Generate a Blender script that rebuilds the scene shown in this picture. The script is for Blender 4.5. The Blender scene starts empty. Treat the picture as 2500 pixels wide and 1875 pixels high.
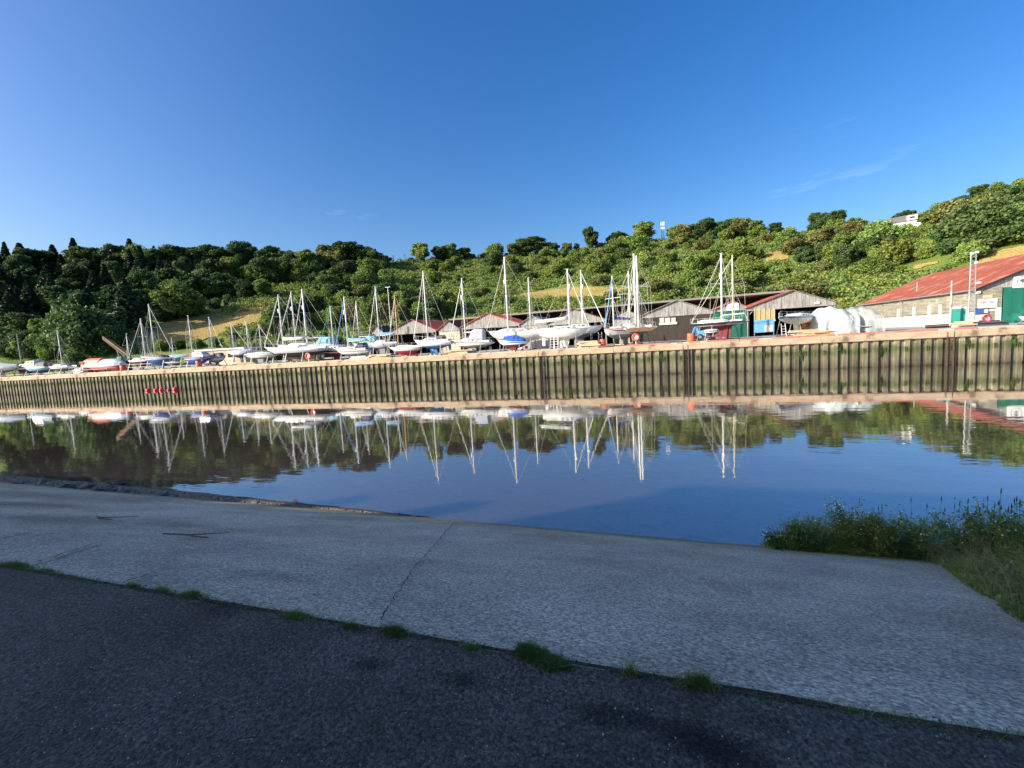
import bpy, math, random
import numpy as np
from mathutils import Vector, Matrix
# ------------------------------------------------------------------ camera, sky, sun, exposure
sc = bpy.context.scene
C = bpy.data.collections.new('place'); sc.collection.children.link(C)
W, HH, F = 2500.0, 1875.0, 1099.8            # photograph size and focal length in its pixels
EYE = 4.3                                     # camera height over the water (z = 0)
PITCH, ROLL, YAW = math.radians(5.376), math.radians(-3.262), math.radians(16.826)
cam_d = bpy.data.cameras.new('camera'); cam = bpy.data.objects.new('camera', cam_d); C.objects.link(cam)
cam_d.sensor_fit = 'HORIZONTAL'; cam_d.sensor_width = 36.0; cam_d.lens = 36.0 * F / W
cam_d.clip_start = 0.05; cam_d.clip_end = 5000
ROT = Matrix.Rotation(YAW, 3, 'Z') @ Matrix.Rotation(math.pi/2 - PITCH, 3, 'X') @ Matrix.Rotation(ROLL, 3, 'Z')
cam.matrix_world = Matrix.Translation((0, 0, EYE)) @ ROT.to_4x4()
sc.camera = cam
SUN_AZ, SUN_EL = math.radians(236), math.radians(22.5)      # azimuth from +Y towards +X
world = bpy.data.worlds.new('World'); sc.world = world; world.use_nodes = True
wn = world.node_tree; wn.nodes.clear()
def wnode(t, **k):
    n = wn.nodes.new(t)
    for a, b in k.items(): setattr(n, a, b)
    return n
sky = wnode('ShaderNodeTexSky', sky_type='NISHITA', sun_disc=False, sun_elevation=SUN_EL, sun_rotation=SUN_AZ,
            altitude=0, air_density=1.0, dust_density=2.5, ozone_density=3.0)
hs = wnode('ShaderNodeHueSaturation'); hs.inputs['Saturation'].default_value = 1.36; hs.inputs['Hue'].default_value = .509; hs.inputs['Value'].default_value = 1.0
wn.links.new(sky.outputs[0], hs.inputs['Color'])
# thin cirrus: stretched noise over the sky's direction
tc = wnode('ShaderNodeTexCoord'); mp = wnode('ShaderNodeMapping'); mp.inputs['Scale'].default_value = (1.6, 1.6, 9.0)
mp.inputs['Rotation'].default_value = (0.16, -0.30, 0.4); mp.inputs['Location'].default_value = (.3, 0, 0)
nz = wnode('ShaderNodeTexNoise'); nz.inputs['Scale'].default_value = 1.7; nz.inputs['Detail'].default_value = 7; nz.inputs['Roughness'].default_value = .62
cr = wnode('ShaderNodeValToRGB'); cr.color_ramp.elements[0].position = .625; cr.color_ramp.elements[1].position = .85
cr.color_ramp.elements[1].color = (.5, .5, .5, 1)
sx = wnode('ShaderNodeSeparateXYZ'); mr = wnode('ShaderNodeMapRange')
mr.inputs['From Min'].default_value = .12; mr.inputs['From Max'].default_value = .36; mr.inputs['To Min'].default_value = 1; mr.inputs['To Max'].default_value = 0
mu = wnode('ShaderNodeMath', operation='MULTIPLY'); mx = wnode('ShaderNodeMix', data_type='RGBA')
wn.links.new(tc.outputs['Generated'], mp.inputs[0]); wn.links.new(mp.outputs[0], nz.inputs['Vector']); wn.links.new(nz.outputs[0], cr.inputs[0])
wn.links.new(tc.outputs['Generated'], sx.inputs[0]); wn.links.new(sx.outputs['Z'], mr.inputs['Value'])
wn.links.new(cr.outputs[0], mu.inputs[0]); wn.links.new(mr.outputs[0], mu.inputs[1]); wn.links.new(mu.outputs[0], mx.inputs['Factor'])
wn.links.new(hs.outputs[0], mx.inputs['A']); mx.inputs['B'].default_value = (7.5, 8.0, 9.0, 1)
bg = wnode('ShaderNodeBackground'); bg.inputs['Strength'].default_value = 0.12
wo = wnode('ShaderNodeOutputWorld'); wn.links.new(mx.outputs['Result'], bg.inputs[0]); wn.links.new(bg.outputs[0], wo.inputs[0])
sun_d = bpy.data.lights.new('sun', 'SUN'); sun_d.energy = 5.0; sun_d.angle = math.radians(.5); sun_d.color = (1, .92, .78)
sun = bpy.data.objects.new('sun', sun_d); C.objects.link(sun)
SUN = Vector((math.sin(SUN_AZ)*math.cos(SUN_EL), math.cos(SUN_AZ)*math.cos(SUN_EL), math.sin(SUN_EL)))
sun.rotation_euler = SUN.to_track_quat('Z', 'Y').to_euler(); sun.location = SUN * 60
vs = sc.view_settings; vs.view_transform = 'Standard'; vs.look = 'None'; vs.exposure = 0.88; vs.gamma = 1.0; vs.use_curve_mapping = False
sc.cycles.max_bounces = 8; sc.cycles.transparent_max_bounces = 12

# ------------------------------------------------------------------ pixel of the photograph -> point of the place
def ray(px, py):
    return ROT @ Vector(((px - W/2)/F, -(py - HH/2)/F, -1.0))
def PZ(px, py, z):
    d = ray(px, py); t = (z - EYE)/d.z; return Vector((d.x*t, d.y*t, z))
def PY(px, py, Y):
    d = ray(px, py); t = Y/d.y; return Vector((d.x*t, Y, EYE + d.z*t))
def PX(px, Y, z):                              # world x at depth Y and height z that shows at column px
    lo, hi = -400.0, 300.0
    Ri = ROT.transposed()
    for _ in range(50):
        m = (lo+hi)/2; c = Ri @ Vector((m, Y, z-EYE))
        if c.z > -1e-3: lo, hi = (m, hi) if m < 0 else (lo, m); continue
        if W/2 + F*c.x/-c.z < px: lo = m
        else: hi = m
    return (lo+hi)/2
QY, CAP = 49.8, 3.1                            # quay front and quay top
YARD = 3.08

# ------------------------------------------------------------------ materials
M = {}
def nt(name):
    m = bpy.data.materials.new(name); m.use_nodes = True; n = m.node_tree; b = n.nodes['Principled BSDF']; M[name] = m
    def new(t, **k):
        q = n.nodes.new(t)
        for a, v in k.items():
            if a in q.inputs.keys(): q.inputs[a].default_value = v
            else: setattr(q, a, v)
        return q
    def link(a, b2): n.links.new(a, b2)
    return m, n, b, new, link
def lin(c):
    return tuple(list(c[:3]) + [1])
def pm(name, c1, c2=None, scale=3, rough=.6, bump=0, metal=0, stretch=(1,1,1), detail=5, contrast=.25, spec=.5, rnd=0, c3=None, scale3=.4, bdist=.02):
    """procedural paint / timber / cloth: two colours mixed by noise, wear in a third, optional bump"""
    m, n, b, new, link = nt(name)
    c2 = c2 or tuple(x*.8 for x in c1)
    tcn = new('ShaderNodeTexCoord'); mpn = new('ShaderNodeMapping'); mpn.inputs['Scale'].default_value = stretch
    link(tcn.outputs['Object'], mpn.inputs[0])
    nzn = new('ShaderNodeTexNoise', Scale=scale, Detail=detail, Roughness=.6); link(mpn.outputs[0], nzn.inputs['Vector'])
    rp = new('ShaderNodeValToRGB'); rp.color_ramp.elements[0].position = .5-contrast; rp.color_ramp.elements[1].position = .5+contrast
    rp.color_ramp.elements[0].color = lin(c1); rp.color_ramp.elements[1].color = lin(c2)
    link(nzn.outputs[0], rp.inputs[0]); out = rp.outputs[0]
    if c3:
        n3 = new('ShaderNodeTexNoise', Scale=scale3, Detail=6, Roughness=.65); link(tcn.outputs['Object'], n3.inputs['Vector'])
        r3 = new('ShaderNodeValToRGB'); r3.color_ramp.elements[0].position = .52; r3.color_ramp.elements[1].position = .68
        link(n3.outputs[0], r3.inputs[0]); x3 = new('ShaderNodeMix', data_type='RGBA'); link(r3.outputs[0], x3.inputs['Factor'])
        link(out, x3.inputs['A']); x3.inputs['B'].default_value = lin(c3); out = x3.outputs['Result']
    if rnd:
        oi = new('ShaderNodeObjectInfo'); mm = new('ShaderNodeMapRange'); mm.inputs['To Min'].default_value = 1-rnd; mm.inputs['To Max'].default_value = 1+rnd
        link(oi.outputs['Random'], mm.inputs['Value']); hv = new('ShaderNodeHueSaturation'); link(mm.outputs[0], hv.inputs['Value']); link(out, hv.inputs['Color']); out = hv.outputs[0]
    link(out, b.inputs['Base Color'])
    b.inputs['Roughness'].default_value = rough; b.inputs['Metallic'].default_value = metal; b.inputs['Specular IOR Level'].default_value = spec
    if bump:
        bn = new('ShaderNodeBump', Strength=bump, Distance=bdist); link(nzn.outputs[0], bn.inputs['Height']); link(bn.outputs[0], b.inputs['Normal'])
    return m
pm('white_gel', (.80,.80,.78), (.68,.68,.66), 2, .3, rnd=.04, c3=(.58,.56,.50), scale3=1.1)
pm('white_worn', (.78,.77,.72), (.60,.58,.52), 3, .5, c3=(.42,.38,.32), scale3=1.5)
pm('grey_hull', (.52,.54,.58), (.44,.46,.50), 2, .35)
pm('pale_blue', (.20,.42,.55), (.16,.34,.46), 2, .4)
pm('teal_cloth', (.25,.55,.62), (.20,.45,.55), 2, .8)
pm('sky_blue', (.16,.40,.72), (.12,.33,.62), 3, .6)
pm('royal_blue', (.02,.10,.36), (.015,.07,.26), 2, .35)
pm('mid_blue', (.04,.18,.42), (.03,.13,.33), 2, .5)
pm('navy', (.012,.02,.06), (.02,.03,.08), 3, .5)
pm('blue_cloth', (.03,.12,.45), (.02,.08,.34), 4, .85, bump=.3)
pm('grey_tarp', (.40,.42,.46), (.28,.30,.34), 1.6, .7, bump=.5, bdist=.1)
pm('white_tarp', (.55,.57,.55), (.40,.43,.41), 1.1, .6, bump=1.0, bdist=.3)
pm('silver_tarp', (.46,.47,.56), (.36,.37,.46), 3, .5, bump=.6, bdist=.1)
pm('black_paint', (.015,.015,.018), (.03,.03,.032), 3, .45)
pm('dark_grey', (.06,.065,.07), (.10,.10,.105), 3, .55)
pm('slate_grey', (.16,.18,.18), (.22,.23,.22), 3, .7, c3=(.10,.11,.09))
pm('maroon', (.16,.025,.03), (.11,.02,.025), 3, .7, c3=(.22,.08,.07))
pm('red_paint', (.42,.03,.04), (.30,.025,.03), 3, .65, c3=(.45,.12,.10))
pm('orange_grp', (.62,.16,.08), (.48,.12,.06), 2, .5, c3=(.65,.30,.20))
pm('bin_orange', (.75,.12,.05), (.60,.10,.05), 3, .6)
pm('buoy_red', (.75,.04,.05), (.60,.03,.04), 3, .4)
pm('varnish', (.34,.17,.07), (.24,.11,.045), 4, .4, stretch=(6,1,1))
pm('spruce_spar', (.55,.30,.09), (.45,.23,.07), 3, .4)
pm('cream_spar', (.66,.58,.34), (.58,.50,.28), 2, .4)
pm('alloy_spar', (.74,.73,.68), (.66,.65,.60), 2, .4)
pm('wire', (.50,.49,.46), (.42,.41,.38), 2, .45)
pm('window_dark', (.01,.012,.016), (.02,.024,.03), 1, .12)
pm('clear_sheet', (.62,.66,.64), (.46,.50,.48), 2, .25, bump=.3)
_n = M['clear_sheet'].node_tree; _t = _n.nodes.new('ShaderNodeBsdfTransparent'); _s = _n.nodes.new('ShaderNodeMixShader'); _s.inputs[0].default_value = .55
_n.links.new(_n.nodes['Principled BSDF'].outputs[0], _s.inputs[1]); _n.links.new(_t.outputs[0], _s.inputs[2]); _n.links.new(_s.outputs[0], _n.nodes['Material Output'].inputs['Surface'])
pm('window_pane_pale', (.52,.54,.46), (.40,.42,.36), 2, .2)
pm('galv', (.34,.35,.35), (.24,.25,.25), 5, .5, metal=.3)
pm('rust_steel', (.10,.06,.04), (.05,.032,.025), 5, .8)
pm('crane_yellow', (.24,.15,.05), (.16,.10,.04), 3, .7, c3=(.15,.09,.05))
pm('green_paint', (.005,.15,.10), (.01,.09,.06), 2.5, .6, stretch=(.7,.7,.08), c3=(.02,.20,.14))
pm('green_plastic', (.0,.22,.17), (.0,.17,.13), 1, .45)
pm('teal_paint', (.05,.36,.28), (.04,.28,.22), 2, .6)
pm('grey_timber', (.47,.45,.42), (.16,.152,.14), 6, .85, contrast=.2, stretch=(.9,.9,.07), bump=.3, c3=(.20,.18,.15), scale3=.8)
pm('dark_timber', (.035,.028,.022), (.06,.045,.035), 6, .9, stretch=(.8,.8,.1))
pm('tan_timber', (.50,.37,.18), (.38,.27,.12), 5, .8, stretch=(.8,.8,.1))
pm('pale_timber', (.58,.48,.33), (.46,.36,.23), 6, .85)
pm('orange_timber', (.65,.26,.08), (.5,.18,.06), 6, .8)
pm('weatherboard', (.36,.33,.26), (.13,.125,.095), 5, .85, contrast=.22, stretch=(.2,.08,1.1), bump=.35, c3=(.40,.36,.27), scale3=.8)
pm('white_wash', (.72,.69,.60), (.42,.39,.32), 5, .85, stretch=(.5,.5,.18), c3=(.36,.33,.27), scale3=1.6)
pm('cream_wall', (.62,.52,.40), (.48,.39,.29), 4, .9, c3=(.36,.29,.22))
pm('red_roof', (.37,.095,.042), (.21,.048,.028), 3, .7, stretch=(.12,.6,.3), c3=(.46,.22,.13), scale3=.45)
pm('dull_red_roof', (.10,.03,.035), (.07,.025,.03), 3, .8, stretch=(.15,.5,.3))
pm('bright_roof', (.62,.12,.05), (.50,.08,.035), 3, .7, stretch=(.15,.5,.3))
pm('grey_roof', (.24,.25,.29), (.17,.18,.21), 3, .7, stretch=(.15,.5,.3))
pm('felt_roof', (.28,.26,.23), (.20,.19,.17), 3, .9)
pm('slate', (.16,.15,.14), (.11,.10,.10), 4, .8)
pm('render_white', (.82,.82,.80), (.75,.75,.72), 3, .8)
pm('bark', (.10,.08,.06), (.06,.05,.038), 5, .95, stretch=(3,3,.6))
pm('dead_wood', (.72,.66,.56), (.58,.52,.44), 5, .9)
pm('tyre', (.012,.012,.012), (.02,.02,.02), 5, .9)
pm('stone_dark', (.075,.07,.068), (.035,.034,.034), 6, .7, bump=.6, rnd=.35)
pm('twig_brown', (.16,.13,.10), (.10,.08,.06), 8, .9)
pm('litter_white', (.60,.58,.55), (.45,.43,.40), 3, .8)
pm('litter_straw', (.45,.36,.22), (.33,.26,.15), 3, .9)
pm('sign_white', (.80,.79,.74), (.74,.73,.68), 2, .5)
pm('sign_red', (.62,.03,.06), (.55,.03,.05), 2, .5)
pm('sign_blue', (.05,.10,.38), (.04,.08,.33), 2, .5)
pm('sign_grey', (.10,.11,.14), (.08,.09,.11), 2, .5)
pm('yellow_flower', (.75,.55,.03), (.68,.48,.03), 3, .7)
pm('white_flower', (.72,.74,.66), (.62,.65,.56), 3, .7)
pm('seed_head', (.055,.045,.035), (.03,.025,.02), 6, .9)
pm('shade_building_wall', (.80,.76,.69), (.72,.68,.61), 3, .9)  # walls of the added building, kept pale to bounce fill light
pm('bed_mud', (.50,.37,.31), (.34,.25,.21), 7, .85, bump=.5, c3=(.10,.075,.06), scale3=1.2)
pm('pebble', (.22,.165,.11), (.07,.06,.05), 12, .7, contrast=.1)
pm('crack_dark', (.012,.012,.012), (.02,.02,.02), 3, 1)

def foliage(name, a, b_, c_, trans=.32, rnd=.3):
    m, n, b, new, link = nt(name)
    g = new('ShaderNodeNewGeometry'); nz1 = new('ShaderNodeTexNoise', Scale=.45, Detail=4, Roughness=.7); link(g.outputs['Position'], nz1.inputs['Vector'])
    r = new('ShaderNodeValToRGB'); e = r.color_ramp.elements; e[0].position = .34; e[0].color = lin(a); e[1].position = .66; e[1].color = lin(c_)
    k = e.new(.5); k.color = lin(b_); link(nz1.outputs[0], r.inputs[0])
    oi = new('ShaderNodeObjectInfo'); mm = new('ShaderNodeMapRange'); mm.inputs['To Min'].default_value = 1-rnd; mm.inputs['To Max'].default_value = 1+rnd
    mh = new('ShaderNodeMapRange'); mh.inputs['To Min'].default_value = .475; mh.inputs['To Max'].default_value = .515
    link(oi.outputs['Random'], mm.inputs['Value']); wv = new('ShaderNodeTexWhiteNoise', noise_dimensions='1D'); link(oi.outputs['Random'], wv.inputs['W']); link(wv.outputs['Value'], mh.inputs['Value'])
    ri = new('ShaderNodeMapRange'); ri.inputs['To Min'].default_value = .7; ri.inputs['To Max'].default_value = 1.3; link(g.outputs['Random Per Island'], ri.inputs['Value'])
    m2 = new('ShaderNodeMath', operation='MULTIPLY'); link(mm.outputs[0], m2.inputs[0]); link(ri.outputs[0], m2.inputs[1])
    hv = new('ShaderNodeHueSaturation'); link(mh.outputs[0], hv.inputs['Hue']); link(m2.outputs[0], hv.inputs['Value']); link(r.outputs[0], hv.inputs['Color'])
    link(hv.outputs[0], b.inputs['Base Color']); b.inputs['Roughness'].default_value = .65; b.inputs['Specular IOR Level'].default_value = .25
    t = new('ShaderNodeBsdfTranslucent'); link(hv.outputs[0], t.inputs['Color']); s = new('ShaderNodeMixShader'); s.inputs[0].default_value = trans
    o = n.nodes['Material Output']; link(b.outputs[0], s.inputs[1]); link(t.outputs[0], s.inputs[2]); link(s.outputs[0], o.inputs['Surface'])
foliage('leaf_mid', (0.1017, 0.1696, 0.0407), (0.1782, 0.263, 0.061), (0.2544, 0.3309, 0.0848), rnd=.2)
foliage('leaf_dark', (0.0419, 0.0823, 0.0269), (0.0688, 0.1256, 0.0389), (0.1166, 0.172, 0.0538))
foliage('leaf_olive', (0.1344, 0.1613, 0.0538), (0.2016, 0.2218, 0.0739), (0.2688, 0.2688, 0.1008), rnd=.2)
foliage('leaf_light', (0.122, 0.1891, 0.0342), (0.1829, 0.25, 0.0487), (0.2682, 0.3049, 0.0671), rnd=.2)
foliage('leaf_conifer', (0.018, 0.051, 0.024), (0.033, 0.075, 0.033), (0.06, 0.105, 0.042), .08)
foliage('leaf_weed', (0.0805, 0.1495, 0.0345), (0.138, 0.23, 0.0517), (0.207, 0.276, 0.0805))
foliage('blade_green', (0.081, 0.189, 0.027), (0.1215, 0.2228, 0.0405), (0.2295, 0.2835, 0.081), .3)
foliage('blade_dry', (.22,.18,.09), (.30,.25,.13), (.15,.15,.06), .2)

# ground of the hills: turf with dry patches
def ground_mat(name, cols, scale):
    m, n, b, new, link = nt(name)
    g = new('ShaderNodeNewGeometry'); a = new('ShaderNodeTexNoise', Scale=scale, Detail=8, Roughness=.65); link(g.outputs['Position'], a.inputs['Vector'])
    r = new('ShaderNodeValToRGB'); r.color_ramp.elements.remove(r.color_ramp.elements[0])
    for i, (p, c) in enumerate(cols):
        if i == 0: r.color_ramp.elements[0].position = p; r.color_ramp.elements[0].color = lin(c)
        else: r.color_ramp.elements.new(p).color = lin(c)
    link(a.outputs[0], r.inputs[0]); f2 = new('ShaderNodeTexNoise', Scale=2.2, Detail=6); link(g.outputs['Position'], f2.inputs['Vector'])
    mxn = new('ShaderNodeMix', data_type='RGBA', blend_type='OVERLAY'); mxn.inputs['Factor'].default_value = .7; link(r.outputs[0], mxn.inputs['A']); link(f2.outputs['Fac'], mxn.inputs['B'])
    link(mxn.outputs['Result'], b.inputs['Base Color']); b.inputs['Roughness'].default_value = .95; b.inputs['Specular IOR Level'].default_value = .1
    bn = new('ShaderNodeBump', Strength=.8, Distance=.6); link(f2.outputs[0], bn.inputs['Height']); link(bn.outputs[0], b.inputs['Normal'])
ground_mat('turf', [(.3,(.09,.15,.03)), (.5,(.14,.20,.045)), (.66,(.22,.23,.07)), (.78,(.34,.27,.11))], .035)
ground_mat('gold_field', [(.3,(.22,.21,.065)), (.45,(.34,.26,.085)), (.6,(.42,.29,.11)), (.75,(.20,.21,.065))], .12)

# sheet piling: rust above, weed in the middle, bare wet steel below (tide marks, by height)
def pile_mat(name, wet_cap=False):
    m, n, b, new, link = nt(name)
    g = new('ShaderNodeNewGeometry'); s = new('ShaderNodeSeparateXYZ'); link(g.outputs['Position'], s.inputs[0])
    mpn = new('ShaderNodeMapping'); mpn.inputs['Scale'].default_value = (3.2, 3.2, .35); link(g.outputs['Position'], mpn.inputs[0])
    st = new('ShaderNodeTexNoise', Scale=1.6, Detail=6, Roughness=.65); link(mpn.outputs[0], st.inputs['Vector'])
    bl = new('ShaderNodeTexNoise', Scale=.9, Detail=6, Roughness=.7); link(g.outputs['Position'], bl.inputs['Vector'])
    sub = new('ShaderNodeMath', operation='MULTIPLY_ADD'); link(bl.outputs[0], sub.inputs[0]); sub.inputs[1].default_value = 1.5; link(s.outputs['Z'], sub.inputs[2])
    r = new('ShaderNodeValToRGB'); E_ = r.color_ramp.elements
    E_[0].position = 0; E_[0].color = lin((.04,.036,.024)); E_[1].position = 1; E_[1].color = lin((.40,.30,.20))
    for p, c in [(.17,(.055,.048,.028)), (.22,(.13,.11,.062)), (.36,(.20,.17,.10)), (.46,(.19,.175,.09)), (.53,(.13,.14,.05)), (.60,(.11,.135,.04)), (.66,(.20,.19,.10)), (.72,(.34,.27,.17))]:
        E_.new(p).color = lin(c)
    mm = new('ShaderNodeMapRange'); mm.inputs['From Min'].default_value = 0; mm.inputs['From Max'].default_value = 4.1; link(sub.outputs[0], mm.inputs['Value']); link(mm.outputs[0], r.inputs[0])
    o = new('ShaderNodeMix', data_type='RGBA', blend_type='OVERLAY'); o.inputs['Factor'].default_value = .95; link(r.outputs[0], o.inputs['A']); link(st.outputs['Fac'], o.inputs['B'])
    oi = new('ShaderNodeObjectInfo'); rv = new('ShaderNodeMapRange'); rv.inputs['To Min'].default_value = .48; rv.inputs['To Max'].default_value = .92; link(oi.outputs['Random'], rv.inputs['Value'])
    hv = new('ShaderNodeHueSaturation'); hv.inputs['Saturation'].default_value = .82; link(rv.outputs[0], hv.inputs['Value']); link(o.outputs['Result'], hv.inputs['Color'])
    link(hv.outputs[0], b.inputs['Base Color']); b.inputs['Roughness'].default_value = .85; b.inputs['Specular IOR Level'].default_value = .2
    bn = new('ShaderNodeBump', Strength=.5, Distance=.03); link(st.outputs[0], bn.inputs['Height']); link(bn.outputs[0], b.inputs['Normal'])
pile_mat('pile_steel')
pm('cap_concrete', (.50,.38,.26), (.33,.24,.16), 1.6, .9, bump=.4, stretch=(.5,1,1.6), c3=(.16,.11,.07), scale3=.8)
pm('kerb_red', (.46,.20,.15), (.36,.14,.10), 2, .85, c3=(.40,.30,.24))
pm('kerb_grey', (.46,.43,.40), (.36,.34,.31), 2, .9)
pm('yard_concrete', (.44,.41,.37), (.34,.32,.29), .6, .92, c3=(.28,.25,.22), scale3=.2, bump=.1)

# near ground
def aggregate(name, dark, light, cell, rough, bump, patch, pscale, stains=(), wet=False):
    m, n, b, new, link = nt(name)
    g = new('ShaderNodeNewGeometry')
    v = new('ShaderNodeTexVoronoi', Scale=cell, Randomness=1.0); link(g.outputs['Position'], v.inputs['Vector'])
    v2 = new('ShaderNodeTexNoise', Scale=cell*.55, Detail=5, Roughness=.7); link(g.outputs['Position'], v2.inputs['Vector'])
    p = new('ShaderNodeTexNoise', Scale=pscale, Detail=7, Roughness=.68); link(g.outputs['Position'], p.inputs['Vector'])
    r = new('ShaderNodeValToRGB'); r.color_ramp.elements[0].position = .33; r.color_ramp.elements[0].color = lin(dark); r.color_ramp.elements[1].position = .66; r.color_ramp.elements[1].color = lin(light)
    link(v2.outputs[0], r.inputs[0])
    rp = new('ShaderNodeValToRGB'); rp.color_ramp.elements[0].position = .36; rp.color_ramp.elements[0].color = lin(patch); rp.color_ramp.elements[1].position = .60; rp.color_ramp.elements[1].color = (1,1,1,1)
    link(p.outputs[0], rp.inputs[0])
    mul = new('ShaderNodeMix', data_type='RGBA', blend_type='MULTIPLY'); mul.inputs['Factor'].default_value = 1; link(r.outputs[0], mul.inputs['A']); link(rp.outputs[0], mul.inputs['B'])
    out = mul.outputs['Result']
    for (x, y, r, k) in stains:                        # old damp and oil marks, ragged round blotches
        sb_ = new('ShaderNodeVectorMath', operation='SUBTRACT'); link(g.outputs['Position'], sb_.inputs[0]); sb_.inputs[1].default_value = (x, y, 0)
        sm_ = new('ShaderNodeVectorMath', operation='MULTIPLY'); link(sb_.outputs[0], sm_.inputs[0]); sm_.inputs[1].default_value = (.55, 1, 0)
        ln_ = new('ShaderNodeVectorMath', operation='LENGTH'); link(sm_.outputs[0], ln_.inputs[0])
        jt_ = new('ShaderNodeMath', operation='MULTIPLY_ADD'); link(v2.outputs[0], jt_.inputs[0]); jt_.inputs[1].default_value = r*1.2; link(ln_.outputs['Value'], jt_.inputs[2])
        mr_ = new('ShaderNodeMapRange'); mr_.inputs['From Min'].default_value = r*1.0; mr_.inputs['From Max'].default_value = r*1.9; mr_.inputs['To Min'].default_value = k; mr_.inputs['To Max'].default_value = 1; link(jt_.outputs[0], mr_.inputs['Value'])
        mm_ = new('ShaderNodeMix', data_type='RGBA', blend_type='MULTIPLY'); mm_.inputs['Factor'].default_value = 1; link(out, mm_.inputs['A']); link(mr_.outputs[0], mm_.inputs['B']); out = mm_.outputs['Result']
    if wet:                                            # tide-wet foot of the slip and green weed film above it
        sp_ = new('ShaderNodeSeparateXYZ'); link(g.outputs['Position'], sp_.inputs[0]); ly = new('ShaderNodeMath', operation='MULTIPLY_ADD'); link(sp_.outputs['X'], ly.inputs[0]); ly.inputs[1].default_value = .042; link(sp_.outputs['Y'], ly.inputs[2])
        la = new('ShaderNodeMath', operation='MULTIPLY_ADD'); link(p.outputs[0], la.inputs[0]); la.inputs[1].default_value = 1.6; link(ly.outputs[0], la.inputs[2])
        for f0, f1, col in ((9.75,10.05,(.55,.54,.50)),(8.6,9.9,(.84,.90,.78))):
            mr_ = new('ShaderNodeMapRange'); mr_.inputs['From Min'].default_value = f0; mr_.inputs['From Max'].default_value = f1; link(la.outputs[0], mr_.inputs['Value'])
            mm_ = new('ShaderNodeMix', data_type='RGBA', blend_type='MULTIPLY'); link(mr_.outputs[0], mm_.inputs['Factor']); link(out, mm_.inputs['A']); mm_.inputs['B'].default_value = lin(col); out = mm_.outputs['Result']
    sw = new('ShaderNodeHueSaturation'); cm = new('ShaderNodeMapRange'); cm.inputs['To Min'].default_value = .55; cm.inputs['To Max'].default_value = 1.45
    sc2 = new('ShaderNodeSeparateColor'); link(v.outputs['Color'], sc2.inputs[0]); link(sc2.outputs[0], cm.inputs['Value']); link(cm.outputs[0], sw.inputs['Value']); link(out, sw.inputs['Color']); out = sw.outputs[0]
    link(out, b.inputs['Base Color']); b.inputs['Roughness'].default_value = rough; b.inputs['Specular IOR Level'].default_value = .3
    ad = new('ShaderNodeMath', operation='SUBTRACT'); link(v2.outputs[0], ad.inputs[0]); link(v.outputs['Distance'], ad.inputs[1])
    bn = new('ShaderNodeBump', Strength=bump, Distance=.006); link(ad.outputs[0], bn.inputs['Height']); link(bn.outputs[0], b.inputs['Normal'])
aggregate('asphalt', (.040,.036,.030), (.178,.158,.128), 85, .85, 1.0, (.62,.60,.60), .9, [(q.x, q.y, r, k) for q, r, k in ((PZ(905,1622,2.65),.05,.35),(PZ(1135,1662,2.65),.06,.35),(PZ(1470,1745,2.65),.07,.4),(PZ(1560,1755,2.65),.05,.4),(PZ(1690,1800,2.65),.09,.3),(PZ(1790,1850,2.65),.09,.3),(PZ(1880,1770,2.65),.06,.6),(PZ(560,1480,2.65),.12,.4))])
aggregate('slip_concrete', (.275,.25,.195), (.63,.575,.45), 60, .9, .8, (.66,.64,.63), .55, [(-9.5,4.6,.5,.62),(-12.5,5.8,.7,.6),(-7.4,5.2,.35,.7),(-16,7.4,1.0,.6),(-3.2,3.0,.25,.75),(-1.2,7.6,.5,.82),(2.2,6.4,.6,.85),(-6.2,8.3,.5,.75),(.8,3.4,.3,.86),(-14,8.6,1.2,.7)], wet=True)
aggregate('shingle', (.03,.028,.025), (.085,.075,.065), 18, .8, 1.0, (.5,.5,.5), 1.0)
aggregate('soil', (.03,.025,.018), (.07,.055,.04), 30, .95, 1.0, (.6,.6,.6), 1.0)

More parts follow.
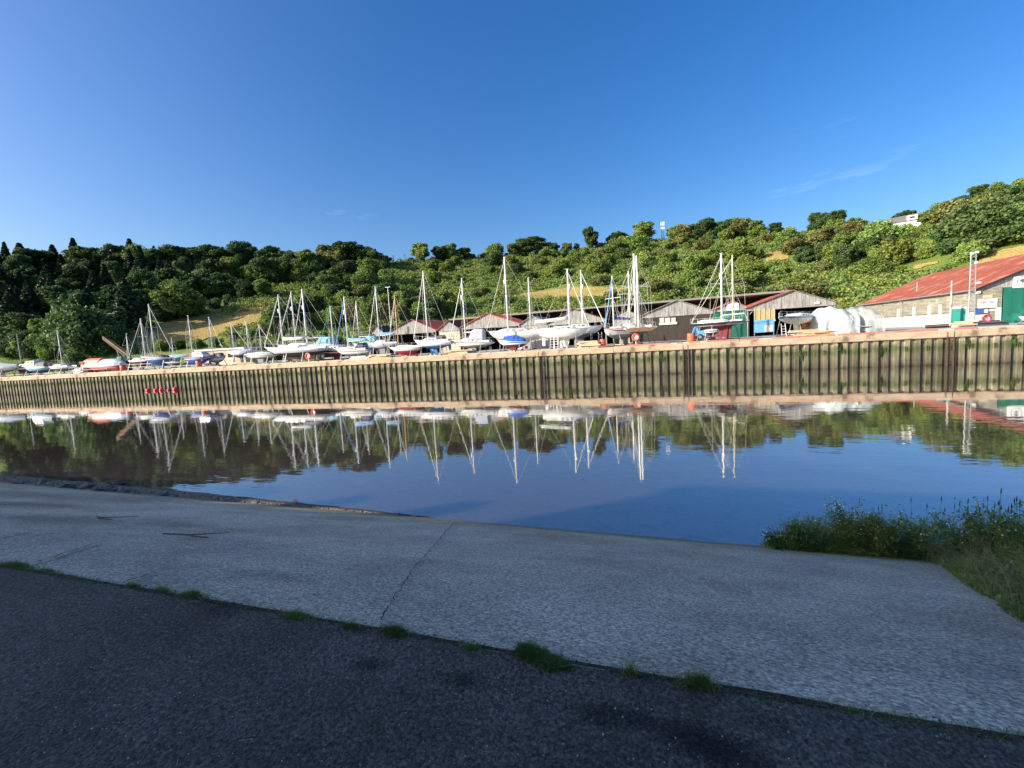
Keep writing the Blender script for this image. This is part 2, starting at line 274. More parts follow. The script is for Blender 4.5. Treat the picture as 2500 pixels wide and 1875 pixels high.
def water_mat():
    m, n, b, new, link = nt('river'); n.nodes.remove(b); o = n.nodes['Material Output']
    g = new('ShaderNodeNewGeometry'); mpn = new('ShaderNodeMapping'); mpn.inputs['Scale'].default_value = (.55, 1.5, 1); mpn.inputs['Rotation'].default_value = (0,0,.12); link(g.outputs['Position'], mpn.inputs[0])
    a = new('ShaderNodeTexNoise', Scale=.9, Detail=3, Roughness=.55); link(mpn.outputs[0], a.inputs['Vector'])
    a2 = new('ShaderNodeTexNoise', Scale=.05, Detail=3); link(g.outputs['Position'], a2.inputs['Vector'])
    mr2 = new('ShaderNodeMapRange'); mr2.inputs['From Min'].default_value = .42; mr2.inputs['From Max'].default_value = .62; mr2.inputs['To Min'].default_value = .35; mr2.inputs['To Max'].default_value = 1.3; link(a2.outputs[0], mr2.inputs['Value'])
    ml = new('ShaderNodeMath', operation='MULTIPLY'); link(a.outputs[0], ml.inputs[0]); link(mr2.outputs[0], ml.inputs[1])
    bn = new('ShaderNodeBump', Strength=1.0, Distance=.006); link(ml.outputs[0], bn.inputs['Height'])
    gl = new('ShaderNodeBsdfGlossy', Roughness=.025); gl.inputs['Color'].default_value = (.93,.94,.95,1); link(bn.outputs[0], gl.inputs['Normal'])
    tr = new('ShaderNodeBsdfTransparent'); tr.inputs['Color'].default_value = (.99,.96,.93,1)
    df = new('ShaderNodeBsdfDiffuse'); df.inputs['Color'].default_value = (.24,.185,.155,1)      # silt in the water
    bs = new('ShaderNodeMixShader'); bs.inputs[0].default_value = .22; link(tr.outputs[0], bs.inputs[1]); link(df.outputs[0], bs.inputs[2])
    fr = new('ShaderNodeFresnel', IOR=1.33); link(bn.outputs[0], fr.inputs['Normal'])
    fm = new('ShaderNodeMath', operation='MULTIPLY_ADD', use_clamp=True); link(fr.outputs[0], fm.inputs[0]); fm.inputs[1].default_value = 1.15; fm.inputs[2].default_value = .22
    va = new('ShaderNodeVolumeAbsorption', Density=.4); va.inputs['Color'].default_value = (.30,.36,.30,1); link(va.outputs[0], o.inputs['Volume'])
    s = new('ShaderNodeMixShader'); link(fm.outputs[0], s.inputs[0]); link(bs.outputs[0], s.inputs[1]); link(gl.outputs[0], s.inputs[2]); link(s.outputs[0], o.inputs['Surface'])
water_mat()

# ------------------------------------------------------------------ builders
class MB:
    def __init__(s): s.v = []; s.f = []
    def add(s, vs_, fs):
        k = len(s.v); s.v += [tuple(p) for p in vs_]; s.f += [tuple(i+k for i in q) for q in fs]; return s
    def box(s, c, size, rz=0.0, taper=1.0, rot=None):
        x, y, z = size[0]/2, size[1]/2, size[2]/2; t = taper
        p = [(-x,-y,-z),(x,-y,-z),(x,y,-z),(-x,y,-z),(-x*t,-y*t,z),(x*t,-y*t,z),(x*t,y*t,z),(-x*t,y*t,z)]
        R = rot or Matrix.Rotation(rz, 3, 'Z'); c = Vector(c)
        return s.add([c + R @ Vector(q) for q in p], [(0,3,2,1),(4,5,6,7),(0,1,5,4),(1,2,6,5),(2,3,7,6),(3,0,4,7)])
    def tube(s, a, b, r, r2=None, n=8, caps=True):
        a, b = Vector(a), Vector(b); r2 = r if r2 is None else r2; d = (b-a)
        if d.length < 1e-6: return s
        q = d.to_track_quat('Z', 'Y').to_matrix(); vs_ = []
        for i in range(n):
            t = 2*math.pi*i/n; o = Vector((math.cos(t), math.sin(t), 0))
            vs_ += [a + q @ (o*r), b + q @ (o*r2)]
        fs = [(2*i, 2*((i+1) % n), 2*((i+1) % n)+1, 2*i+1) for i in range(n)]
        if caps: fs += [tuple(2*i for i in range(n))[::-1], tuple(2*i+1 for i in range(n))]
        return s.add(vs_, fs)
    def path(s, pts, r, n=6):
        for a, b in zip(pts[:-1], pts[1:]): s.tube(a, b, r, n=n)
        return s
    def prism(s, poly, y0, y1):                # poly in (x, z), extruded along y
        n = len(poly); vs_ = [(x, y0, z) for x, z in poly] + [(x, y1, z) for x, z in poly]
        return s.add(vs_, [tuple(range(n)), tuple(range(2*n-1, n-1, -1))] + [(i, i+n, (i+1) % n+n, (i+1) % n) for i in range(n)])
    def loft(s, rings, closed=True, caps=True):
        n = len(rings[0]); k = len(s.v)
        for r in rings: s.v += [tuple(p) for p in r]
        for j in range(len(rings)-1):
            for i in range(n if closed else n-1):
                a = k+j*n+i; b = k+j*n+(i+1) % n; s.f.append((a, b, b+n, a+n))
        if caps: s.f += [tuple(k+i for i in range(n))[::-1], tuple(k+(len(rings)-1)*n+i for i in range(n))]
        return s
    def ball(s, c, r, n=10, m=6, sq=(1,1,1)):
        rings = []
        for j in range(m+1):
            t = math.pi*j/m; rr = max(math.sin(t), .02)
            rings.append([(c[0]+r*sq[0]*rr*math.cos(2*math.pi*i/n), c[1]+r*sq[1]*rr*math.sin(2*math.pi*i/n), c[2]-r*sq[2]*math.cos(t)) for i in range(n)])
        return s.loft(rings)
    def torus(s, c, R, r, axis='Y', n=20, m=8):
        rings = []
        for j in range(n):
            t = 2*math.pi*j/n; ring = []
            for i in range(m):
                p = 2*math.pi*i/m; a = (R+r*math.cos(p)); q = (a*math.cos(t), r*math.sin(p), a*math.sin(t)) if axis == 'Y' else (a*math.cos(t), a*math.sin(t), r*math.sin(p))
                ring.append(tuple(np.add(c, q)))
            rings.append(ring)
        rings.append(rings[0]); return s.loft(rings, caps=False)
    def build(s, name, mat, parent=None, smooth=False):
        me = bpy.data.meshes.new(name); me.from_pydata([tuple(p) for p in s.v], [], s.f); me.validate(); me.update()
        if smooth: me.polygons.foreach_set('use_smooth', [True]*len(me.polygons))
        return obj(name, me, mat, parent)
def obj(name, me, mat=None, parent=None, loc=None, rz=0, scale=None):
    o = bpy.data.objects.new(name, me); C.objects.link(o); o.parent = parent
    if mat and me and not me.materials: me.materials.append(M[mat])
    if loc is not None: o.location = loc
    if rz: o.rotation_euler = (0, 0, rz)
    if scale is not None: o.scale = scale
    return o
def tag(o, label=None, cat=None, group=None, kind=None):
    for k, v in (('label', label), ('category', cat), ('group', group), ('kind', kind)):
        if v: o[k] = v
    return o
def thing(name, label, cat, loc=(0,0,0), rz=0, group=None):
    o = bpy.data.objects.new(name, None); C.objects.link(o); o.location = loc; o.rotation_euler = (0,0,rz); o.empty_display_size = .3
    return tag(o, label, cat, group)
def copy_tree(o, parent=None):
    c = o.copy(); C.objects.link(c); c.parent = parent
    for ch in o.children: copy_tree(ch, c)
    return c
def np_mesh(name, verts, faces):
    me = bpy.data.meshes.new(name); nv, nf, k = len(verts), len(faces), faces.shape[1]
    me.vertices.add(nv); me.vertices.foreach_set('co', np.asarray(verts, np.float32).ravel())
    me.loops.add(nf*k); me.loops.foreach_set('vertex_index', np.asarray(faces, np.int32).ravel())
    me.polygons.add(nf); me.polygons.foreach_set('loop_start', np.arange(0, nf*k, k, dtype=np.int32)); me.polygons.foreach_set('loop_total', np.full(nf, k, np.int32))
    me.update(); me.validate(); return me
# ------------------------------------------------------------------ hills
def az_of(px):
    d = ray(px, 840); return math.atan2(d.x, d.y)
_tab = [  # column, foot radius, ridge radius, row of the bare ridge line
 (-900,260,420,640),(0,190,330,652),(300,160,300,655),(500,140,285,655),(617,132,275,648),(750,128,265,650),(870,124,262,650),(975,122,262,640),(1100,120,265,632),
 (1250,118,270,622),(1400,116,275,612),(1500,115,280,600),(1600,114,282,585),(1700,112,282,582),(1800,111,280,578),(1930,110,275,570),(2000,110,272,564),
 (2100,112,262,560),(2230,116,250,556),(2300,118,245,528),(2400,122,240,482),(2500,128,235,462),(2900,150,235,430)]
_az = np.array([az_of(t[0]) for t in _tab]); _r0 = np.array([t[1] for t in _tab], float); _rr = np.array([t[2] for t in _tab], float)
_zr = []
for px, r0_, rr_, py in _tab:
    d = ray(px, py); _zr.append(EYE + d.z*rr_/math.hypot(d.x, d.y))
_zr = np.array(_zr)
def und(X, Y): return 1.1*np.sin(X*.051+1.3)*np.sin(Y*.043+.4) + .6*np.sin(X*.13+Y*.09)
def zter(X, Y):
    X = np.asarray(X, float); Y = np.asarray(Y, float); a = np.arctan2(X, Y); r = np.hypot(X, Y)
    r0 = np.interp(a, _az, _r0); rr = np.interp(a, _az, _rr); zr = np.interp(a, _az, _zr)
    t = np.clip((r-r0)/(rr-r0), 0, 1); z = 3.0 + (zr-3.0)*t**1.12 + und(X, Y)*np.clip(t*5, 0, 1)*np.clip((1-t)*4, 0, 1)
    return np.where(r > rr, zr - (r-rr)*.10, z)
def hit(px, py):                                # where a line of sight meets the hillside
    d = ray(px, py); d = d/math.hypot(d.x, d.y); prev = None
    for r in np.arange(100, 420, .5):
        z = EYE + d.z*r; g = float(zter(d.x*r, d.y*r))
        if z <= g and r > 105: return Vector((d.x*r, d.y*r, g))
    r = float(np.interp(math.atan2(d.x, d.y), _az, _rr)); return Vector((d.x*r, d.y*r, float(zter(d.x*r, d.y*r))))
A = np.linspace(_az[0], _az[-1], 260); T = np.concatenate([np.linspace(-.03, 1, 70), np.linspace(1.02, 4, 14)])
a_, t_ = np.meshgrid(A, T); r_ = np.interp(a_, _az, _r0) + t_*(np.interp(a_, _az, _rr) - np.interp(a_, _az, _r0))
Xg, Yg = r_*np.sin(a_), r_*np.cos(a_); Zg = zter(Xg, Yg)
nA, nT = len(A), len(T); idx = np.arange(nA*nT).reshape(nT, nA)
fc = np.stack([idx[:-1,:-1], idx[:-1,1:], idx[1:,1:], idx[1:,:-1]], -1).reshape(-1, 4)
me = np_mesh('hillside', np.stack([Xg, Yg, Zg], -1).reshape(-1, 3), fc)
tag(obj('hillside', me, 'turf'), kind='structure')
rs0 = random.Random(8)
def patch(name, top, bot, mat, label, lift=.25, n=40, m=12):
    """a sheet of ground laid on the hillside between two lines of sight rows"""
    xs = np.linspace(top[0][0], top[-1][0], n); yt = np.interp(xs, [p[0] for p in top], [p[1] for p in top]); yb = np.interp(xs, [p[0] for p in bot], [p[1] for p in bot])
    vs_ = []
    for i in range(n):
        p, q = hit(xs[i], yt[i]+rs0.uniform(-1.5,1.5)), hit(xs[i], yb[i]+rs0.uniform(-3,3))
        for j in range(m):
            k = p.lerp(q, j/(m-1)); vs_.append((k.x, k.y, float(zter(k.x, k.y)) + lift))
    vs_ = np.array(vs_); ii = np.arange(n*m).reshape(n, m)
    f_ = np.stack([ii[:-1,:-1], ii[1:,:-1], ii[1:,1:], ii[:-1,1:]], -1).reshape(-1, 4)
    o = obj(name, np_mesh(name, vs_, f_), mat); return tag(o, label, None, kind='structure')
patch('field', [(310,812),(380,795),(480,774),(580,750),(680,722)], [(310,850),(380,842),(480,835),(560,812),(680,770)], 'gold_field', 'dry golden field on the slope below the dark wood')
patch('field', [(690,732),(720,742),(745,760)], [(690,800),(720,800),(745,800)], 'gold_field', None)
patch('field', [(95,822),(140,822),(160,825)], [(95,838),(140,845),(160,842)], 'gold_field', None, n=12)
patch('field', [(945,745),(1000,738),(1030,733)], [(945,765),(1000,752),(1030,740)], 'gold_field', None, n=12)
patch('field', [(1270,718),(1400,702),(1530,704)], [(1270,736),(1400,730),(1530,716)], 'gold_field', None)
patch('field', [(1870,617),(1925,612)], [(1870,640),(1925,634)], 'gold_field', None, n=10)
patch('field', [(1920,560),(2035,566)], [(1920,580),(2035,582)], 'gold_field', None, n=10)
patch('field', [(2390,630),(2450,612),(2520,598)], [(2390,650),(2450,640),(2520,640)], 'gold_field', None, n=14)
patch('field', [(2230,650),(2290,638)], [(2230,660),(2290,645)], 'gold_field', None, n=8)
# flat land behind the quay and a far sheet of ground to the horizon
g = MB(); g.add([(-900,QY+.6,2.9),(900,QY+.6,2.9),(900,1500,2.9),(-900,1500,2.9)], [(0,1,2,3)]); tag(g.build('ground', 'turf'), kind='structure')

# ------------------------------------------------------------------ water and river bed
wm = MB(); x0, x1 = -420, 260
wm.add([(x0,2,-3.2),(x1,2,-3.2),(x1,QY+.3,-3.2),(x0,QY+.3,-3.2),(x0,2,0),(x1,2,0),(x1,QY+.3,0),(x0,QY+.3,0)], [(0,3,2,1),(4,5,6,7),(0,1,5,4),(1,2,6,5),(2,3,7,6),(3,0,4,7)])
tag(wm.build('water', 'river'), kind='structure')
rs = np.random.RandomState(4)
xs = np.linspace(-120, 60, 181); ys = np.concatenate([np.linspace(8.6, 16, 30), np.linspace(17, 51, 16)])
XX, YY = np.meshgrid(xs, ys); ZZ = np.interp(YY, [8.6, 9.5, 11.0, 13.5, 18, 26, 51], [-.25, -.04, -.10, -.26, -.9, -2.4, -2.7]) + .03*np.sin(XX*1.7)*np.sin(YY*2.1) + .02*rs.rand(*XX.shape)
ii = np.arange(XX.size).reshape(XX.shape); f_ = np.stack([ii[:-1,:-1], ii[:-1,1:], ii[1:,1:], ii[1:,:-1]], -1).reshape(-1, 4)
tag(obj('riverbed', np_mesh('riverbed', np.stack([XX,YY,ZZ],-1).reshape(-1,3), f_), 'bed_mud'), kind='structure')

# ------------------------------------------------------------------ near bank: tarmac, sloping concrete slipway, soil bank
JY, SY, GZ = 2.1, 9.55, 2.65
def jY(X): return 2.085 - .0255*(X-1.36)
def sY(X): return 9.42 - .042*(X-3)
def slip_z(Y, X=-2.0): return GZ - (Y-jY(X))*(GZ-.05)/(sY(X)-jY(X))
def on_slip(px, py):
    d = ray(px, py); lo, hi = .5, 60.0
    for _ in range(50):
        t = (lo+hi)/2; z = EYE+d.z*t
        if z > slip_z(d.y*t, d.x*t): lo = t
        else: hi = t
    return Vector((d.x*t, d.y*t, EYE + d.z*t))
ta = MB()
jx = np.linspace(-42, 12, 400); jy = jY(jx) + .008*np.sin(jx*23)*rs.rand(len(jx)) + .012*np.sin(jx*1.9) + .012*np.sin(jx*5.3+1) + .02*(rs.rand(len(jx))-.5)
ta.add([(x, y, GZ) for x, y in zip(jx, jy)] + [(12,-7.5,GZ),(-42,-7.5,GZ)], [tuple(range(len(jx)))[::-1] + (len(jx)+1, len(jx))])
tag(ta.build('tarmac', 'asphalt'), kind='structure')
pv = MB(); pv.add([(-400,-400,GZ-.06),(400,-400,GZ-.06),(400,1.9,GZ-.06),(-400,1.9,GZ-.06)], [(0,1,2,3)]); tag(pv.build('near_ground', 'soil'), kind='structure')
edge = [on_slip(*p) for p in [(2262,1366),(2310,1382),(2345,1408),(2380,1432),(2430,1462),(2470,1490),(2510,1520)]]
ex = [e.x for e in edge][::-1]; ey = [e.y for e in edge][::-1]
sl = MB(); n_u, ysl = 60, np.concatenate([[-.016], np.linspace(0, 1, 40)])
def slip_right(y): return float(np.interp(y, ey, ex)) if y > ey[0] else ex[0] + (ey[0]-y)*.12
grid = []
for y in ysl:
    yy_ = 2.0+7.4*y; xr = slip_right(yy_); row = []
    for k in range(n_u+1):
        x = -42 + (xr+42)*(k/n_u)**.6; Yk = jY(x)+(sY(x)-jY(x))*y; row.append((x, Yk, min(GZ-.012, slip_z(Yk, x)-.008)))
    grid.append(row)
for r in grid: sl.v += r
for j in range(len(ysl)-1):
    for k in range(n_u): q = j*(n_u+1)+k; sl.f.append((q, q+1, q+n_u+2, q+n_u+1))
lo = [(x, y+.02, -.6) for x, y, z in grid[-1]]; k0 = len(sl.v); sl.v += lo
for k in range(n_u): q = (len(ysl)-1)*(n_u+1)+k; sl.f.append((q, q+1, k0+k+1, k0+k))
slip = tag(sl.build('slipway', 'slip_concrete'), 'sloping grey concrete slipway running down into the river', kind='structure')
def strip(name, pts, w, mat, parent, lift=.006):
    b = MB(); L = [];  Rr = []
    for i, p in enumerate(pts):
        a = pts[max(i-1, 0)]; c = pts[min(i+1, len(pts)-1)]; t = (Vector(c)-Vector(a)); t.z = 0; t.normalize(); nn = Vector((-t.y, t.x, 0))
        ww = w*(.4 + 1.1*random.random())/2; L.append(Vector(p)+nn*ww+Vector((0,0,lift))); Rr.append(Vector(p)-nn*ww+Vector((0,0,lift)))
    n = len(pts); b.add(L+Rr, [(i, i+1, n+i+1, n+i) for i in range(n-1)]); return b.build(name, mat, parent)
random.seed(3)
def jag(a, b, n, amp):
    return [on_slip(a[0]+(b[0]-a[0])*i/n + random.uniform(-amp, amp)*.7, a[1]+(b[1]-a[1])*i/n) for i in range(n+1)]
strip('crack', jag((1112,1273),(1010,1390),26,5) + jag((1005,1395),(928,1520),22,6), .009, 'crack_dark', slip, .016)
strip('crack', jag((245,1325),(92,1375),14,3), .03, 'crack_dark', slip, .016)
strip('crack', jag((300,1268),(70,1310),16,3), .02, 'crack_dark', slip, .016)
strip('crack', jag((60,1300),(0,1313),6,2), .035, 'crack_dark', slip, .016)
strip('crack', jag((380,1402),(300,1425),8,3), .02, 'crack_dark', slip, .016)
# soil bank to the right of the slipway
sb = MB(); rows = []
for y in np.linspace(1.8, 10.6, 30):
    xr = slip_right(min(y, SY)) if y <= SY else ex[-1] - (y-SY)*2.2
    zb = slip_z(min(y, SY), 4.0) if y <= SY else .05 - (y-SY)*.6
    rows.append([(xr - .06 + u, y, zb - .03 + .34*min(1, u/1.2) + .10*math.sin(u*2+y*1.3)*min(1, u) - (0 if y < 9 else (y-9)*.25*min(1, u))) for u in np.concatenate([np.linspace(0, 2, 9), np.linspace(2.6, 40, 14)])])
for r in rows: sb.v += r
nn_ = len(rows[0])
for j in range(len(rows)-1):
    for k in range(nn_-1): q = j*nn_+k; sb.f.append((q, q+1, q+nn_+1, q+nn_))
bank_rows = rows
tag(sb.build('bank', 'soil'), kind='structure')
# shingle bar on the left of the slipway's foot
sh = MB(); rows = []
sx_ = np.linspace(-42, -5.2, 110)
for i, x in enumerate(sx_):
    wdt = float(np.interp(x, [-42,-24,-16,-10,-7,-5.2], [.9,.7,.55,.3,.2,.05])); hgt = float(np.interp(x, [-42,-24,-14,-10,-5.2], [.08,.06,.045,.03,.01]))
    rows.append([(x, sY(x)-.22+u*(wdt+.4), -.12 + (hgt+.12)*math.sin(math.pi*min(1, max(0, u*.8+.12)))**.6 + .03*random.random() + (0.0)) for u in np.linspace(0, 1, 12)])
for r in rows: sh.v += r
for j in range(len(rows)-1):
    for k in range(11): q = j*12+k; sh.f.append((q, q+12, q+13, q+1))
tag(sh.build('shingle', 'shingle', smooth=True), 'dark shingle along the foot of the slipway', kind='structure')

# ------------------------------------------------------------------ the quay: steel sheet piles, timber fenders, concrete cap
PW = (PX(2477,QY,1.0) - PX(2004.5,QY,1.0))/18.0; XF = PX(2052,QY,1.0)
print('pile module', PW, 'fender x', XF, 'left', PX(0,QY,1.0), 'right', PX(2500,QY,1.0))
quay = thing('quay_wall', 'long sheet pile quay wall with concrete cap across the river', 'quay wall', (0,QY,0))
w = PW; dp = .21*w
prof = [(-.5*w,dp),(-.245*w,dp),(-.225*w,0),(.225*w,0),(.245*w,dp),(.5*w,dp)]
pl = MB(); zt = CAP-.62
for z in (-1.5, zt): pl.v += [(x,y,z) for x,y in prof]
pl.f += [(i,i+1,i+7,i+6) for i in range(5)]
me_p = bpy.data.meshes.new('sheet_pile'); me_p.from_pydata(pl.v, [], pl.f); me_p.materials.append(M['pile_steel'])
fp = MB(); fp.box((-.14*w,.78*dp,.45),(.20*w,.40*dp,3.9)); fp.box((-.10*w,.60*dp,2.25),(.28*w,.2*dp,.16))
me_f = bpy.data.meshes.new('fender_post'); me_f.from_pydata([tuple(v) for v in fp.v], [], fp.f); me_f.materials.append(M['black_paint'])
an = MB(); an.box((0,-.03,0),(.20,.05,.10)); an.tube((-.06,-.07,.0),(-.08,-.07,-.34),.022,n=6); an.tube((.06,-.07,.0),(.04,-.07,-.34),.022,n=6)
me_a = bpy.data.meshes.new('tie_bracket'); me_a.from_pydata([tuple(v) for v in an.v], [], an.f); me_a.materials.append(M['rust_steel'])
weed_spots = []
iL = int((PX(0,QY,1)-XF)/w) - 14; iR = int((PX(2500,QY,1)-XF)/w) + 8
for i in range(iL, iR):
    o = obj('sheet_pile', me_p, None, quay, (XF+(i+.5)*w, 0, 0))
    if i % 4 == 0: obj('fender_post', me_f, None, quay, (XF+i*w, 0, random.uniform(-.12,.05)))
    if i % 4 == 0 and random.random() < .75: weed_spots.append((XF+(i-.05)*w, random.uniform(1.5,2.45)))
    if i % 2 == 0: obj('tie_bracket', me_a, None, quay, (XF+(i+.32)*w, 0, 1.75+random.uniform(-.05,.05)))
cs = MB(); L = 12*w - .03; prof_c = [(-.16,0),(-.16,.54),(-.10,.62),(.9,.62),(.9,0)]
for x in (0, L*.25, L*.5, L*.75, L): cs.v += [(x,y,z) for y,z in prof_c]
cs.f += [tuple(range(5))] + [tuple(range(24,19,-1))]
for j in range(4): cs.f += [(j*5+i, j*5+5+i, j*5+5+(i+1)%5, j*5+(i+1)%5) for i in range(5)]
me_c = bpy.data.meshes.new('cap_segment'); me_c.from_pydata(cs.v, [], cs.f); me_c.materials.append(M['cap_concrete'])
XJ = PX(2309,QY,2.8); k = int((XF+iL*w-XJ)/(12*w))-1
while XJ+k*12*w < XF+iR*w:
    obj('cap_segment', me_c, None, quay, (XJ+k*12*w, 0, zt+.004)); k += 1
def kerb(pxa, pxb, mat, h=.17, y=.42):
    xa, xb = PX(pxa,QY+y,CAP), PX(pxb,QY+y,CAP); b = MB(); b.box(((xa+xb)/2, y, zt+.624+h/2),(xb-xa, .28, h)); b.build('kerb', mat, quay)
for a, b in [(1460,1500),(1530,1566),(1566,1636),(1654,1666),(1682,1708),(1728,1805),(1805,1850),(1886,1952),(1952,2036),(2047,2132),(2134,2288),(2329,2384)]: kerb(a+1, b-1, 'kerb_red')
for a, b in [(1636,1654),(1666,1682),(1708,1728),(1850,1886),(2036,2047),(2288,2329),(2384,2410),(2410,2540)]: kerb(a+1, b-1, 'kerb_grey', .13)
for i, a in enumerate(range(0, 1450, 60)): kerb(a+1, a+58, 'kerb_grey' if i % 3 else 'cap_concrete', .10)
yd = MB(); yd.add([(-420,QY+.9,YARD),(220,QY+.9,YARD),(220,QY+64,YARD),(-420,QY+64,YARD)], [(0,1,2,3)]); tag(yd.build('yard', 'yard_concrete'), kind='structure')
def quay_ladder(px, label):
    t = thing('quay_ladder', label, 'ladder', (PX(px,QY,1.2), QY-.12, 0), 0, 'ladders fixed to the quay wall')
    for s in (-1,1):
        MB().box((s*.24,0,1.0),(.07,.09,3.9)).build('stile', 'rust_steel', t)
    for j in range(13):
        MB().tube((-.24,0,-.4+j*.26),(.24,0,-.4+j*.26),.022,n=6).build('rung', 'rust_steel', t)
quay_ladder(1674, 'rusty ladder on the quay wall below the orange barrel')
quay_ladder(2318, 'rusty ladder on the quay wall below the green portable toilet')
quay_ladder(1322, 'rusty ladder on the quay wall below the large white ketch')

# ------------------------------------------------------------------ unseen building added behind the camera, sized to shade the near bank
bd = thing('shade_building', 'long cream building added behind the camera to shade the near bank', 'building', (0,-12.8,0))
MB().box((-36.2,0,7.75),(10,8,11.1)).build('wall', 'shade_building_wall', bd)
MB().box((-36.2,0,13.4),(10,8.4,.3)).build('roof', 'slate', bd)
MB().box((-51.2,.04,8.4),(20,8,12.4)).build('wall', 'shade_building_wall', bd)
MB().box((-51.2,.04,14.75),(20.2,8.4,.3)).build('roof', 'slate', bd)
MB().box((-14.7,.02,9.0),(33,8,13.6)).build('wall', 'shade_building_wall', bd)
MB().box((-14.7,.02,15.95),(33.4,8.4,.3)).build('roof', 'slate', bd)
for i in range(12):
    for z in (4.6, 7.6, 10.6): MB().box((-52+i*4.4,4.06,z),(1.3,.12,1.7)).build('window', 'window_dark', bd)
for x in (-38.5, -35.0): MB().box((x,3.2,14.3),(.55,.55,1.8)).build('shadow_stack', 'shade_building_wall', bd)  # stacks added to throw thin shadow streaks over the shallows
# ------------------------------------------------------------------ sheds and large structures of the yard
def up(o): return o
SHED_Y = 71.0
def gable_shed(name, label, le, ap, re, roofm, depth=16, front='open', Y=SHED_Y, skirt=None, roof_r=None, boards='grey_timber', gap=0.0, sign=None):
    """timber shed, gable to the river: le / ap / re are photograph pixels of left eave, apex, right eave"""
    a, p, b = PY(*le, Y), PY(*ap, Y), PY(*re, Y); ze = (a.z+b.z)/2; t = thing(name, label, 'shed', ((a.x+b.x)/2, Y, YARD)); ox = (a.x+b.x)/2
    xl, xr, xa, he, ha = a.x-ox, b.x-ox, p.x-ox, ze-YARD, p.z-YARD
    zb = he - (ha-he)*.12 if skirt is None else skirt            # lower edge of the gable boards
    bd = MB(); x = xl; rs_ = random.Random(len(name)*7+int(le[0])); i = 0
    def roofz(x_): return he + (ha-he)*((x_-xl)/(xa-xl) if x_ < xa else (xr-x_)/(xr-xa))
    while x < xr-.01:
        wd = min(rs_.uniform(.17,.24), xr-x); z1, z2 = roofz(x), roofz(x+wd*.97); dy = rs_.uniform(-.02,.02); lb = zb + rs_.uniform(-.04,.02)
        if x < xa < x+wd: z1 = z2 = max(z1, z2)
        bd.add([(x,dy-.03,lb),(x+wd*.95,dy-.03,lb),(x+wd*.95,dy-.03,z2),(x,dy-.03,z1),(x,dy+.02,lb),(x+wd*.95,dy+.02,lb),(x+wd*.95,dy+.02,z2),(x,dy+.02,z1)], [(0,1,2,3),(5,4,7,6),(0,3,7,4),(1,5,6,2),(3,2,6,7),(0,4,5,1)]); x += wd
    tag(bd.build('gable_boards', boards, t), kind=None)
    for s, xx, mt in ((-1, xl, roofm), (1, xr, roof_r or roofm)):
        rf = MB(); o_ = .25*s; n = 26; y0, y1 = -.28, depth
        sl_ = (ha-he)/(xa-xx) if abs(xa-xx) > .1 else 0
        for j in range(n+1):
            y = y0 + (y1-y0)*j/n; wv = .03*(j % 2)
            rf.v += [(xx+o_, y, he+.05+wv+sl_*o_), (xa, y, ha+.06+wv)]
        k_ = len(rf.v)
        for j in range(n+1):
            y = y0 + (y1-y0)*j/n; rf.v += [(xx+o_, y, he-.02+sl_*o_), (xa, y, ha-.02)]
        for j in range(n):
            q = 2*j; rf.f += [(q,q+1,q+3,q+2), (k_+q,k_+q+2,k_+q+3,k_+q+1), (q,q+2,k_+q+2,k_+q)]
        rf.f.append((0,1,k_+1,k_)); rf.build('roof', mt, t)
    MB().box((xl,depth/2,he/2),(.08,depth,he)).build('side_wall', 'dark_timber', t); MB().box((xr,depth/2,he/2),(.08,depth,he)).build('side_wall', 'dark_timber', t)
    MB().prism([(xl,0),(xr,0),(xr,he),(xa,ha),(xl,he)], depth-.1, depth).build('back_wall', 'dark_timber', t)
    fl = MB().box(((xl+xr)/2,.0,zb-.09),(xr-xl,.14,.16)); fl.build('lintel', 'grey_timber', t)
    if front == 'open':
        for xx in (xl+.12, xr-.12):
            s = 1 if xx < 0 else -1
            MB().box((xx,.12,zb/2),(.18,.18,zb)).build('post', 'grey_timber', t)
            MB().box((xx+s*.45,.13,zb-.5),(.10,.10,1.35),rot=Matrix.Rotation(s*math.radians(42),3,'Y')).build('brace', 'grey_timber', t)
    elif front in M:
        x = xl; b2 = MB()
        while x < xr-.01:
            wd = min(.3, xr-x); b2.box((x+wd/2, .06+.02*(int(x*7) % 2), (zb-.17)/2),(wd*.97,.05,zb-.17)); x += wd
        b2.build('front_boards', front, t)
    return t
gable_shed('boat_shed','small grey gabled shed at the left end of the shed row',(899,817),(919,795),(941,815),'dull_red_roof',front='open')
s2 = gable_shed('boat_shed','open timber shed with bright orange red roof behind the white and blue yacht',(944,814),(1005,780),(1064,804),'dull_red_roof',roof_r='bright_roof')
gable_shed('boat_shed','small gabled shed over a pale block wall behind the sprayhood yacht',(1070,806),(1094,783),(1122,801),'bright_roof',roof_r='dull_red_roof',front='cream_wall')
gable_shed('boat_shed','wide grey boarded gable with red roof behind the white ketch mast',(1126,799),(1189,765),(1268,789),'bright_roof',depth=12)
gable_shed('boat_shed','small tan boarded gable with blue grey roof beside the ketch mizzen',(1270,792),(1299,771),(1338,786),'grey_roof',front='grey_timber',depth=12)
gable_shed('boat_shed','grey boarded gable behind the twin masts of the white yachts',(1338,787),(1398,754),(1480,780),'dull_red_roof',depth=12)
gable_shed('boat_shed','small plain gable between the blue furled forestay and the tall masts',(1496,772),(1526,756),(1560,768),'dull_red_roof',front='grey_timber',depth=12)
s8 = gable_shed('boat_shed','wide grey gable over a dark workshop front behind the orange barrel',(1566,772),(1652,733),(1741,757),'felt_roof',depth=12,front='dark_timber')
s9 = gable_shed('boat_shed','green fronted shed with white sign board and red left roof slope',(1741,756),(1790,735),(1828,752),'red_roof',depth=12,front='green_paint')
